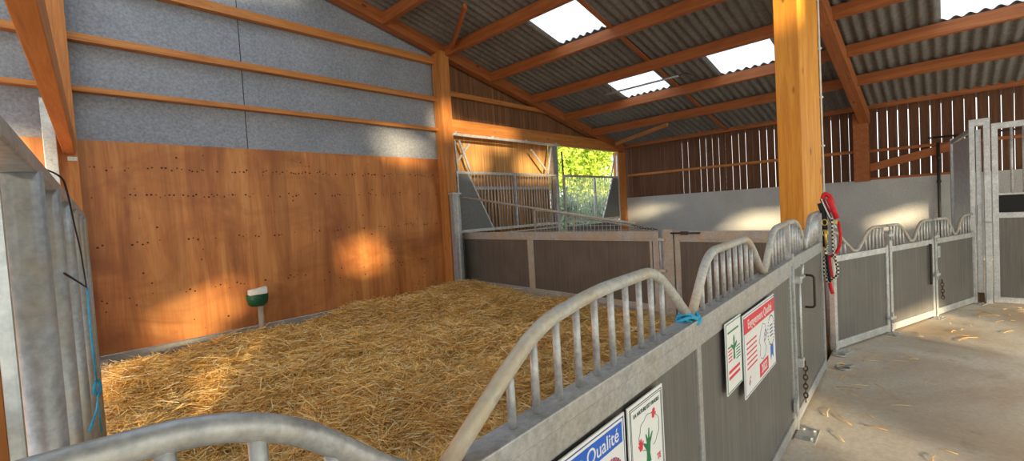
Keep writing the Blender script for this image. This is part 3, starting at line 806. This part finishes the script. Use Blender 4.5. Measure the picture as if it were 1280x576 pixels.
# --- partitions on the right along the aisle
AR = math.atan2(-.30-.904, 9.4-5.883)
cR, sR = math.cos(AR), math.sin(AR)
def right_leaf(label, a, b, wavepts, bars, extra):
    g = thing('stall_gate', label, 'gate', (5.883+cR*a, .904+sR*a, 0), AR, 'grey gate leaves along the far aisle')
    W = b-a
    bm = bmesh.new()
    bx(bm, 0, W, -.025, .025, .965, 1.03); bx(bm, 0, W, -.03, .03, .02, .10); bx(bm, 0, .05, -.028, .028, .0, 1.05 if not extra else 1.05); bx(bm, W-.05, W, -.028, .028, 0, 1.05)
    mesh_obj('frame', bm, M['galv_light'], g)
    bm = bmesh.new(); bx(bm, .05, W-.05, -.012, .012, .1, .965, 0); mesh_obj('panel', bm, M['panel_grey'], g)
    for pts, bs in zip(wavepts, bars):
        wave(g, [(t-a, z) for t, z in pts], [t-a for t in bs], 1.03, 0.0, .018, 'galv_tan', 'galv_light', .0105, .09, 0)
    return g
r1 = right_leaf('far aisle gate leaf nearest the red halter', 0.0, 1.17, [[(.03, 1.285), (.12, 1.28), (.30, 1.15), (.46, 1.045), (.55, 1.045), (.78, 1.25), (.88, 1.283), (1.165, 1.285)]], [[.10, .19, .28, .72, .80, .88, .96, 1.04, 1.11]], False)
r2 = right_leaf('far aisle gate leaf in the middle of the three', 1.21, 2.36, [[(1.215, 1.285), (1.50, 1.28), (1.62, 1.20), (1.78, 1.05), (1.86, 1.05), (2.02, 1.24), (2.12, 1.285), (2.355, 1.285)]], [[1.28, 1.36, 1.44, 1.52, 1.60, 2.0, 2.08, 2.16, 2.24, 2.31]], True)
r3 = right_leaf('far aisle gate leaf beside the tall steel door frame', 2.40, 3.64, [[(2.405, 1.285), (2.80, 1.285), (2.92, 1.19), (3.02, 1.05), (3.12, 1.05), (3.28, 1.25), (3.38, 1.29), (3.63, 1.295)]], [[2.48, 2.57, 2.66, 2.75, 2.84, 2.93, 3.24, 3.33, 3.42, 3.51, 3.58]], True)
def hardware(g, x, zs):
    for z in zs:
        bm = bmesh.new()
        bx(bm, x-.05, x+.07, -.07, -.028, z, z+.03); tube(bm, [(x+.01, -.06, z-.05), (x+.01, -.06, z+.08)], .010, 8)
        mesh_obj('latch', bm, M['galv_light'], g)
hardware(r1, 1.15, (1.16, .17)); hardware(r2, 1.13, (1.05, .55))
bm = bmesh.new(); bx(bm, 1.00, 1.03, -.05, -.028, .45, .98); mesh_obj('bolt', bm, M['dark_iron'], r2)
bm = bmesh.new(); bx(bm, -.03, .03, -.04, .04, 1.0, 1.22); mesh_obj('hinge_post', bm, M['galv_light'], r2)
bm = bmesh.new(); bx(bm, .03, .10, -.04, -.028, .78, .93); mesh_obj('latch_plate', bm, M['galv_light'], r3)
for g, xs_ in ((r1, (.03, 1.12)), (r2, (1.08,)), (r3, (1.18,))):
    for x in xs_:
        bm = bmesh.new(); bx(bm, x-.09, x+.09, -.14, -.032, 0, .010, .002); disc(bm, (x-.05, -.10), .012, 'z', (.01, .022), 6); disc(bm, (x+.05, -.10), .012, 'z', (.01, .022), 6)
        mesh_obj('foot_plate', bm, M['galv_dirty'], g)
chain('chain', 'small dark chain on the far gate leaf beside the tall door frame', (5.883+cR*2.50+sR*.05, .904+sR*2.50-cR*.05, .48), (5.883+cR*2.52+sR*.05, .904+sR*2.52-cR*.05, .22), 6, .016, .005, M['rust'])
# round lifting eyes on the floor by the gate
for (x, y, lb) in ((5.72, .83, 'flat steel floor ring nearest the red halter'), (5.30, .74, 'flat steel floor ring by the foot of the near gate leaf')):
    bm = bmesh.new(); tube(bm, ring_pts((0, 0, .010), .055, (1, 0, 0), (0, 1, 0), 18), .009, 8, closed=True); box(bm, (-.16, -.02, 0), (-.05, .02, .012), 0, .002)
    props(mesh_obj('floor_ring', bm, M['galv_dirty'], None, (x, y, 0), (0, 0, R(160)), True), lb, 'ring', 'floor rings by the gates')

# --- tall steel door frame and barred sliding door at right
tg = thing('steel_door_frame', 'tall pale steel door frame between the far gates and the barred door', 'frame', (9.40, -.36, 0))
bm = bmesh.new()
for y0, y1 in ((.045, .10), (-.11, -.045)): box(bm, (-.06, y0, 0), (.06, y1, 2.64), 0, .005)
box(bm, (-.06, -.11, 2.55), (.06, .10, 2.645), 0, .005); mesh_obj('frame', bm, M['galv_light'], tg)
bm = bmesh.new(); box(bm, (.0, -.025, .14), (.04, .03, 2.50), 0, .004); mesh_obj('guide_bar', bm, M['galv_light'], tg)
bm = bmesh.new(); box(bm, (-.03, -.03, 0), (.03, .035, .14), 0, .004); mesh_obj('foot_block', bm, M['rust'], tg)
bm = bmesh.new(); tube(bm, [(-.075, .03, 1.17), (-.075, -.11, 1.17)], .012, 8); box(bm, (-.09, -.01, 1.14), (-.055, .03, 1.42), 0, .004); mesh_obj('latch_bolt', bm, M['galv'], tg)
sd = thing('sliding_door', 'tall barred sliding door with grey lower panel at the right edge', 'door', (9.40, -.485, 0))
DW = 1.5
bm = bmesh.new()
for y0 in (0, -DW+.06): box(bm, (-.03, y0-.06, .02), (.03, y0, 2.56), 0, .004)
for z0, z1 in ((2.48, 2.56), (1.545, 1.575), (1.225, 1.30), (.02, .10)): box(bm, (-.03, -DW, z0), (.03, 0, z1), 0, .004)
box(bm, (-.012, -DW, 1.262), (.02, 0, 1.268))
mesh_obj('frame', bm, M['galv_light'], sd)
for k in range(11):
    y0 = -.19 - k*.115
    bm = bmesh.new(); tube(bm, [(0, y0, 1.56), (0, y0, 2.5)], .014, 10); mesh_obj('bar', bm, M['galv_light'], sd, smooth=True)
bm = bmesh.new(); box(bm, (-.012, -DW+.05, .1), (.012, -.055, 1.225)); mesh_obj('panel', bm, mat_planks('grey_board_panel_y', (.125, .115, .105), (.19, .178, .165), .040, 'Y'), sd)
bm = bmesh.new(); box(bm, (.03, -DW+.05, 1.30), (.045, -.06, 1.545)); mesh_obj('gap_dark_sheet', bm, M['black'], sd)  # black sheet stands in for the darkness seen through the open gap
# zinc screen behind the frame
zs = thing('zinc_screen', 'tall zinc sheet screen between the door frame and the concrete wall', 'screen', (11.05, -.10, 0), math.atan2(-.20, -1.45))
bm = bmesh.new(); bx(bm, 0, .06, -.03, .03, 0, 2.53); mesh_obj('upright', bm, M['galv'], zs)
bm = bmesh.new(); bx(bm, 1.40, 1.46, -.03, .03, 0, 2.62); mesh_obj('upright', bm, M['galv'], zs)
bm = bmesh.new(); bar(bm, (.0, 0, 2.47), (1.46, 0, 2.53), .04, .06); mesh_obj('top_rail', bm, M['galv'], zs)
bm = bmesh.new(); bx(bm, .13, 1.40, -.008, .008, .05, 2.44, 0); mesh_obj('sheet', bm, M['zinc_sheet'], zs)
# pipes on the concrete wall
pw = thing('wall_pipe', 'dark pipe rising on the concrete wall behind the far gates', 'pipe', (14.72, .10, 0))
bm = bmesh.new(); tube(bm, [(0, 0, .0), (0, 0, 2.76)], .03, 10); mesh_obj('pipe', bm, M['dark_iron'], pw, smooth=True)
for z in (.9, 1.85, 2.4):
    bm = bmesh.new(); tube(bm, [(0, 0, z-.03), (0, 0, z+.03)], .042, 10); mesh_obj('clamp', bm, M['dark_iron'], pw)
props(mesh_obj('conduit_pipe', (lambda b: (tube(b, [(14.868, .25, 2.90), (14.868, -2.4, 2.86)], .022, 8), b)[1])(bmesh.new()), M['dark_iron'], smooth=True), 'thin dark conduit running level across the spaced boards', 'pipe')

# ------------------------------------------------------------------ left partition of round bars
lp = thing('left_partition', 'near left partition of thick upright steel bars', 'partition', (-.088, 0, 0), math.atan2(1, .0749))
LS = 1.0/math.cos(math.atan(.0749))
bm = bmesh.new(); bx(bm, .55, 3.60, -.012, .038, 1.815, 1.842); mesh_obj('top_rail', bm, M['galv'], lp)
bm = bmesh.new(); bx(bm, .55, 3.60, -.02, .03, .15, .21); mesh_obj('bottom_rail', bm, M['galv'], lp)
for i in range(6):
    t = (1.12 + .5*i) if i == 0 else (1.02 + .5*i)
    bm = bmesh.new(); tube(bm, [(t, 0.008, .18), (t, .008, 1.818)], .0255, 16); mesh_obj('bar', bm, M['galv_bar'], lp, smooth=True)
bm = bmesh.new(); bx(bm, 3.57, 3.60, -.012, .035, -.35, 1.82); mesh_obj('end_post', bm, M['galv'], lp)
bm = bmesh.new(); bx(bm, .840, .850, .004, .018, 0, 1.815); mesh_obj('flat_upright', bm, M['zinc_sheet'], lp)
post('timber_upright', 'brown timber upright at the very left edge', -.16, -.044, .86, .90, 0, 1.62)
# pale square post by the gable
pb = thing('steel_upright', 'pale square steel upright in front of the left gable post', 'post', (.175, 8.10, -.05))
bm = bmesh.new(); box(bm, (-.06, -.05, 0), (.06, .05, 3.52), 0, .006); mesh_obj('post_body', bm, M['galv_light'], pb)
bm = bmesh.new(); disc(bm, (.0, 2.75), .014, 'y', (-.058, -.05), 8); mesh_obj('bolt', bm, M['galv'], pb)

# cords on the left partition
def lpp(t, n, z): # along the left partition
    c, s = math.cos(math.atan2(1, .0749)), math.sin(math.atan2(1, .0749))
    return Vector((-.088 + c*t - s*n, s*t + c*n, z))
cd = bmesh.new(); tube(cd, rounded([lpp(1.33, -.0, 1.85), lpp(1.40, -.028, 1.838), lpp(1.50, -.030, 1.81), lpp(1.60, -.033, 1.735), lpp(1.80, -.034, 1.66), lpp(1.97, -.034, 1.545)], .05), .0020, 6)
tube(cd, rounded([lpp(1.97, -.034, 1.545), lpp(1.45, -.036, 1.60), lpp(1.14, -.030, 1.64)], .05), .0020, 6)
props(mesh_obj('cord', cd, M['cord'], smooth=True), 'thin dark cord looped over the top rail of the left partition', 'cord')
cd = bmesh.new(); tube(cd, rounded([lpp(1.97, -.035, 1.545), lpp(1.90, -.036, 1.47), lpp(1.86, -.037, 1.40), lpp(1.88, -.038, 1.30), lpp(1.98, -.036, 1.24)], .08), .0028, 6)
tube(cd, ring_pts(lpp(2.0, -.036, 1.215), .016, (.5, .5, .2), (0, 0, 1), 12, 1.4), .005, 6, closed=True)
tube(cd, rounded([lpp(1.99, -.038, 1.20), lpp(1.66, -.040, 1.24), lpp(1.30, -.036, 1.30)], .05), .0026, 6)
tube(cd, rounded([lpp(2.0, -.036, 1.20), lpp(2.02, -.034, 1.12), lpp(2.05, -.034, 1.05)], .05), .0026, 6)
props(mesh_obj('twine', cd, M['blue_rope'], smooth=True), 'light blue twine knotted and hanging on the left partition bars', 'twine')
# blue ring on the front rail
br = bmesh.new()
for q, (dz, rr_) in enumerate(((.0, .040), (.011, .038), (-.010, .041))):
    pts = [front(.80 + .012*q, .03, 1.232+dz) + Vector((math.cos(a)*rr_*1.25, math.sin(a)*rr_*.95, .012*math.sin(2*a+q))) for a in [2*math.pi*k/22 for k in range(22)]]
    tube(br, pts, .0068, 8, closed=True)
props(mesh_obj('rope_tie', br, M['blue_rope'], smooth=True), 'bright blue rope tied round the dip of the front wave rail', 'rope')

# ------------------------------------------------------------------ drinking bowl
db = thing('drinking_bowl', 'green drinking bowl with a pale float cover on a beige pipe at the plywood', 'drinker', (2.46, 8.36, -.2))
bm = bmesh.new()
prof = [(0.0, .60), (.10, .60), (.15, .64), (.17, .72), (.17, .80), (.155, .80), (.15, .73), (.09, .63), (0, .62)]
nseg = 24; ringsv = []
for rr_, z in prof:
    ringsv.append([bm.verts.new((math.cos(2*math.pi*k/nseg)*max(rr_, .001)*1.0, math.sin(2*math.pi*k/nseg)*max(rr_, .001)*.68, z)) for k in range(nseg)])
for a, b in zip(ringsv[:-1], ringsv[1:]):
    for k in range(nseg): bm.faces.new((a[k], a[(k+1) % nseg], b[(k+1) % nseg], b[k]))
box(bm, (-.12, .06, .62), (.12, .125, .84), 0, .01)
mesh_obj('bowl', bm, M['green'], db, smooth=False)
bm = bmesh.new(); prism(bm, [(-.150, .80), (.125, .80), (.125, .915), (-.150, .885)], 'y', -.125, -.02); bmesh.ops.bevel(bm, geom=bm.edges[:], offset=.008, segments=2, affect='EDGES'); mesh_obj('float_cover', bm, M['white_paint'], db)
bm = bmesh.new(); tube(bm, [(.04, .03, -.14), (.045, .03, .62)], .045, 14); mesh_obj('supply_pipe', bm, M['pipe'], db, smooth=True)
bm = bmesh.new(); tube(bm, [(.045, .03, -.14), (.02, .03, .12)], .055, 12); mesh_obj('pipe_sleeve', bm, M['pipe'], db, smooth=True)

# ------------------------------------------------------------------ halter and lead rope on the gate end
def mat_checker_rope():
    n = NT('black_white_rope', .8)
    w = n.n.new('ShaderNodeTexChecker'); w.inputs['Scale'].default_value = 55
    w.inputs['Color1'].default_value = rgb(.75, .72, .62); w.inputs['Color2'].default_value = rgb(.03, .025, .03)
    n.l.new(n.coord('Object'), w.inputs['Vector']); n.color(w.outputs['Color']); return n.m
M['rope_bw'] = mat_checker_rope()
ht = thing('halter', 'red webbing halter hanging on the end of the near gate leaf', 'halter', (5.22, .80, 1.45))
def hp(y, z, x=0): return Vector((x, y-.80, z-1.45))
def strap(bm, pts, w, th, mi=0):
    for a, b in zip(pts[:-1], pts[1:]): bar(bm, a, b, th, w, mi, 0, (1, 0, 0))
bm = bmesh.new()
tube(bm, rounded([hp(.80, 1.52), hp(.855, 1.64), hp(.835, 1.715), hp(.79, 1.68), hp(.775, 1.60)], .05), .020, 8)
tube(bm, rounded([hp(.80, 1.665, -.03), hp(.775, 1.59, -.03), hp(.738, 1.465, -.03)], .03), [.024]*17 if False else .023, 10)
mesh_obj('headpiece', bm, M['red'], ht, smooth=True)
bm = bmesh.new()
tube(bm, rounded([hp(.728, 1.44, -.02), hp(.715, 1.30, -.02), hp(.725, 1.20, -.02), hp(.76, 1.13, -.02), hp(.81, 1.10, -.02)], .06), .013, 8)
tube(bm, rounded([hp(.815, 1.12, -.03), hp(.805, 1.0, -.03), hp(.795, .90, -.03)], .05), .018, 8)
tube(bm, rounded([hp(.82, .90, -.02), hp(.805, .80, -.02), hp(.79, .75, -.02)], .03), .016, 8)
mesh_obj('cheek_straps', bm, M['red'], ht, smooth=True)
bm = bmesh.new(); tube(bm, rounded([hp(.855, 1.66, -.04), hp(.80, 1.50, -.04), hp(.745, 1.38, -.04)], .03), .007, 6); mesh_obj('pale_strap', bm, M['white_paint'], ht, smooth=True)
bm = bmesh.new(); tube(bm, rounded([hp(.87, 1.62, -.02), hp(.84, 1.50, -.02), hp(.84, 1.36, -.02), hp(.85, 1.2, -.02)], .05), .024, 8); tube(bm, rounded([hp(.86, 1.66, -.01), hp(.80, 1.5, -.01), hp(.77, 1.40, -.01)], .05), .015, 8)
mesh_obj('noseband', bm, M['black'], ht, smooth=True)
for y, z in ((.833, 1.435), (.832, 1.335)):
    bm = bmesh.new(); tube(bm, ring_pts(hp(y, z, -.05), .022, (0, 1, 0), (0, 0, 1), 16, 1.25), .006, 8, closed=True); mesh_obj('brass_ring', bm, M['brass'], ht, smooth=True)
bm = bmesh.new(); box(bm, hp(.735, 1.415, -.05), hp(.765, 1.45, -.03), 0, .003); mesh_obj('buckle', bm, M['brass'], ht)
bm = bmesh.new(); tube(bm, [hp(.828, 1.36, -.055), hp(.828, 1.30, -.05), hp(.825, 1.20, -.05)], .012, 8); mesh_obj('snap_hook', bm, M['brass'], ht, smooth=True)
lr = thing('lead_rope', 'black and cream lead rope looped below the red halter', 'rope', (5.17, .80, 1.1))
def lpz(y, z, x=0): return Vector((x, y-.80, z-1.1))
bm = bmesh.new()
tube(bm, rounded([lpz(.775, 1.48), lpz(.77, 1.3), lpz(.775, 1.16), lpz(.74, 1.0), lpz(.745, .93), lpz(.79, .88), lpz(.83, .95), lpz(.828, 1.10), lpz(.82, 1.22)], .06), .012, 8)
tube(bm, rounded([lpz(.82, 1.2, -.02), lpz(.845, 1.05, -.02), lpz(.84, .92, -.02), lpz(.815, .86, -.02)], .05), .012, 8)
mesh_obj('loop', bm, M['rope_bw'], lr, smooth=True)
bm = bmesh.new(); tube(bm, [lpz(.822, 1.13, -.03), lpz(.80, .87, -.03)], .012, 8); mesh_obj('tail', bm, M['black'], lr, smooth=True)

# ------------------------------------------------------------------ signs
def text(parent, s, x, z, h, mat, align='CENTER', bold=0.0, sx=1.0, n=-.004, name='lettering'):
    c = bpy.data.curves.new(name, 'FONT'); c.body = s; c.size = h; c.align_x = align; c.align_y = 'CENTER'; c.extrude = .0004; c.offset = bold
    c.materials.append(mat)
    o = bpy.data.objects.new(name, c); o.location = (x, n, z); o.rotation_euler = (R(90), 0, 0); o.scale = (sx, 1, 1)
    link(o); bpy.context.view_layer.update()
    me = bpy.data.meshes.new_from_object(o.evaluated_get(bpy.context.evaluated_depsgraph_get()))
    bpy.data.objects.remove(o); bpy.data.curves.remove(c)
    m2 = bpy.data.objects.new(name, me); m2.location = (x, n, z); m2.rotation_euler = (R(90), 0, 0); m2.scale = (sx, 1, 1)
    return link(m2, parent)
def sign(label, t0, z0, w, h, cat='sign', n=-.012):
    o = thing('sign_board', label, cat, tuple(front(t0, n, z0)), TH_F)
    bm = bmesh.new(); box(bm, (0, -.0025, 0), (w, .003, h), 0, .001); mesh_obj('board', bm, M['paper'], o)
    return o
def border(o, w, h, m, th, mat, name='border'):
    bm = bmesh.new()
    for a, b in (((m, m), (w-m, m+th)), ((m, h-m-th), (w-m, h-m)), ((m, m), (m+th, h-m)), ((w-m-th, m), (w-m, h-m))):
        box(bm, (a[0], -.0036, a[1]), (b[0], -.0025, b[1]))
    mesh_obj(name, bm, mat, o)
def flat(o, name, poly_, mat, n=-.0036):
    bm = bmesh.new(); prism(bm, poly_, 'y', n, -.0024); return mesh_obj(name, bm, mat, o)
def circ(cx, cz, r, k=24): return [(cx+r*math.cos(2*math.pi*i/k), cz+r*math.sin(2*math.pi*i/k)) for i in range(k)]
def line(o, name, pts, th, mat):
    bm = bmesh.new()
    for a, b in zip(pts[:-1], pts[1:]): bar(bm, (a[0], -.003, a[1]), (b[0], -.003, b[1]), .001, th)
    return mesh_obj(name, bm, mat, o)

# 1: blue heading, nearest
s1 = sign('nearest sign with a blue heading and a striped round emblem', -.41, .665, .575, .425)
flat(s1, 'heading_band', [(.02, .345), (.555, .345), (.555, .405), (.02, .405)], M['ink_blue'])
border(s1, .575, .425, .008, .003, M['ink_navy'])
text(s1, 'Engagement Qualité', .535, .374, .058, M['paper'], 'RIGHT', .0002, 1.0, -.0042)
bm = bmesh.new(); bm2 = bmesh.new()
for k in range(30):
    a0, a1 = 2*math.pi*k/30, 2*math.pi*(k+.62)/30
    pl = [(.487+math.cos(a)*r_, .255+math.sin(a)*r_) for a, r_ in ((a0, .042), (a1, .042), (a1, .066), (a0, .066))]
    prism(bm if k % 2 else bm2, pl, 'y', -.0038, -.0024)
mesh_obj('emblem_red', bm, M['ink_red'], s1); mesh_obj('emblem_blue', bm2, M['ink_navy'], s1)
# 2: tree with red hands
s2 = sign('sign with a green tree and red hands beside the blue one', .185, .70, .25, .39)
border(s2, .25, .39, .010, .0022, M['ink_dark']); border(s2, .25, .39, .017, .0015, M['ink_dark'])
text(s2, 'LA NATURE EST FRAGILE', .125, .352, .0175, M['ink_dark'], 'CENTER', .0002, .95)
pts = []
for k in range(49):
    a = R(-70 + 320*k/48); q_ = 1 + .10*abs(math.sin(a*4.5)); pts.append((.138+math.cos(a)*.068*q_, .268+math.sin(a)*.054*q_))
line(s2, 'crown_outline', pts, .0013, M['ink_dark'])
flat(s2, 'tree_figure', [(a_-.004, b_*.78+.112) for a_, b_ in [(.112, .075), (.146, .075), (.140, .11), (.145, .15), (.165, .19), (.160, .192), (.140, .168), (.141, .215), (.136, .215), (.130, .172), (.118, .20), (.113, .198), (.120, .158), (.098, .172), (.095, .168), (.118, .13), (.118, .11)]], M['ink_green'])
def hand(o, cx, cz, s, rot=0):
    pl = [(-.4, -.5), (.25, -.55), (.45, -.1), (.85, .2), (.75, .35), (.35, .2), (.42, .85), (.28, .88), (.16, .35), (.1, 1.0), (-.06, 1.0), (-.08, .36), (-.28, .85), (-.42, .8), (-.3, .2), (-.55, .5), (-.68, .42), (-.5, -.1)]
    c, q = math.cos(rot), math.sin(rot)
    flat(o, 'red_hand', [(cx+s*(a*c-b*q), cz+s*(a*q+b*c)) for a, b in pl], M['ink_red'])
hand(s2, .172, .312, .021, -.2); hand(s2, .076, .243, .025, .3)
text(s2, 'TE', .20, .160, .028, M['ink_red'], 'CENTER', .0004, .9)
# 3: small green notice
s3 = sign('narrow green bordered notice tucked behind the red one', 1.13, .80, .245, .335)
border(s3, .245, .335, .006, .004, M['ink_green'])
line(s3, 'green_lines', [(.03, .285), (.20, .285)], .008, M['ink_green'])
flat(s3, 'tree_figure', [(.105, .145), (.132, .145), (.128, .19), (.165, .215), (.160, .225), (.128, .212), (.130, .245), (.120, .262), (.110, .245), (.112, .212), (.075, .225), (.072, .215), (.108, .19)], M['ink_green'])
for k in range(5):
    line(s3, 'text_line', [(.03, .215-.016*k), (.085, .215-.016*k)], .006, M['ink_red'] if k > 0 else M['ink_green'])
    line(s3, 'text_line', [(.15, .195-.014*k), (.215, .195-.014*k)], .005, M['ink_green'])
for k in range(2):
    line(s3, 'text_line', [(.03, .10-.028*k), (.20, .10-.028*k)], .014, M['ink_red'])
# 4: red heading
s4 = sign('large sign with a red heading, horse outline and red year box', 1.385, .695, .665, .425, 'sign', -.018)
border(s4, .665, .425, .008, .003, M['ink_navy'])
flat(s4, 'heading_band', [(.015, .325), (.65, .325), (.65, .405), (.015, .405)], M['ink_red'])
text(s4, 'Engagement Qualité', .332, .363, .066, M['paper'], 'CENTER', .0003, .95, -.0042)
for k in range(6): line(s4, 'text_line', [(.05, .27-.026*k), (.24, .27-.026*k)], .008, M['ink_red'])
hs = [(.30, .14), (.32, .19), (.29, .22), (.33, .27), (.38, .305), (.43, .29), (.45, .25), (.43, .22), (.41, .245), (.40, .20), (.44, .16), (.41, .12), (.36, .11), (.31, .13)]
line(s4, 'horse_outline', hs, .003, M['ink_navy']); line(s4, 'horse_outline', [(.40, .20), (.44, .21), (.46, .24), (.43, .26), (.41, .235)], .006, M['ink_navy'])
flat(s4, 'year_box', [(.285, .025), (.475, .025), (.475, .10), (.285, .10)], M['ink_red'])
text(s4, '2022', .38, .062, .066, M['paper'], 'CENTER', .0006, .95, -.0042)
bm = bmesh.new()
for k in range(26):
    a = 2*math.pi*k/26; disc(bm, (.565+math.cos(a)*.078, .225+math.sin(a)*.086), .0055, 'y', (-.0036, -.0024), 8)
mesh_obj('dotted_badge', bm, M['ink_dark'], s4)
bm = bmesh.new()
for k in range(4): bar(bm, (.535, -.003, .255-.02*k), (.60, -.003, .255-.02*k), .001, .008)
mesh_obj('badge_text', bm, M['ink_navy'], s4)
flat(s4, 'ribbon', [(.535, .055), (.565, .085), (.60, .055), (.60, .135), (.535, .135)], M['ink_blue'])
line(s4, 'mark', [(.07, .06), (.09, .085), (.11, .09)], .006, M['ink_red']); line(s4, 'mark', [(.08, .05), (.10, .07)], .006, M['ink_navy'])

# ------------------------------------------------------------------ light
W = bpy.data.worlds.new('World'); S.world = W; W.use_nodes = True
wt = W.node_tree; bg = wt.nodes['Background']
tc = wt.nodes.new('ShaderNodeTexCoord'); sx = wt.nodes.new('ShaderNodeSeparateXYZ'); rp = wt.nodes.new('ShaderNodeValToRGB')
wt.links.new(tc.outputs['Generated'], sx.inputs[0]); wt.links.new(sx.outputs['Z'], rp.inputs['Fac'])
e = rp.color_ramp.elements; e[0].position = 0; e[0].color = rgb(1.0, .97, .92); e[1].position = .7; e[1].color = rgb(.72, .86, 1.0)
wt.links.new(rp.outputs['Color'], bg.inputs['Color']); bg.inputs['Strength'].default_value = 1.0
sun = bpy.data.lights.new('Sun', 'SUN'); sun.energy = 7.0; sun.angle = R(2.4); sun.color = (1.0, .78, .46)
so_ = bpy.data.objects.new('Sun', sun); link(so_)
az, el = R(60), R(7.5)
dv = Vector((math.cos(az)*math.cos(el), math.sin(az)*math.cos(el), -math.sin(el)))
so_.rotation_euler = dv.to_track_quat('-Z', 'Y').to_euler(); so_.location = (-6, -12, 6)

# ------------------------------------------------------------------ camera
cam = bpy.data.cameras.new('Camera'); co = bpy.data.objects.new('Camera', cam); link(co)
yaw, pitch, roll = .764488, -.0384582, -.0590614
f = Vector((math.cos(pitch)*math.cos(yaw), math.cos(pitch)*math.sin(yaw), math.sin(pitch)))
r0 = f.cross(Vector((0, 0, 1))).normalized(); u0 = r0.cross(f)
r1_ = r0*math.cos(roll) + u0*math.sin(roll); u1 = -r0*math.sin(roll) + u0*math.cos(roll)
mw = Matrix((r1_, u1, -f)).transposed().to_4x4(); mw.translation = Vector((0, 0, 1.7)); co.matrix_world = mw
cam.sensor_width = 36; cam.lens = 566.154/1280*36; cam.clip_start = .02; cam.clip_end = 500
S.camera = co
S.view_settings.view_transform = 'Standard'; S.view_settings.look = 'None'; S.view_settings.gamma = 1; S.view_settings.use_curve_mapping = False
S.view_settings.exposure = 1.1
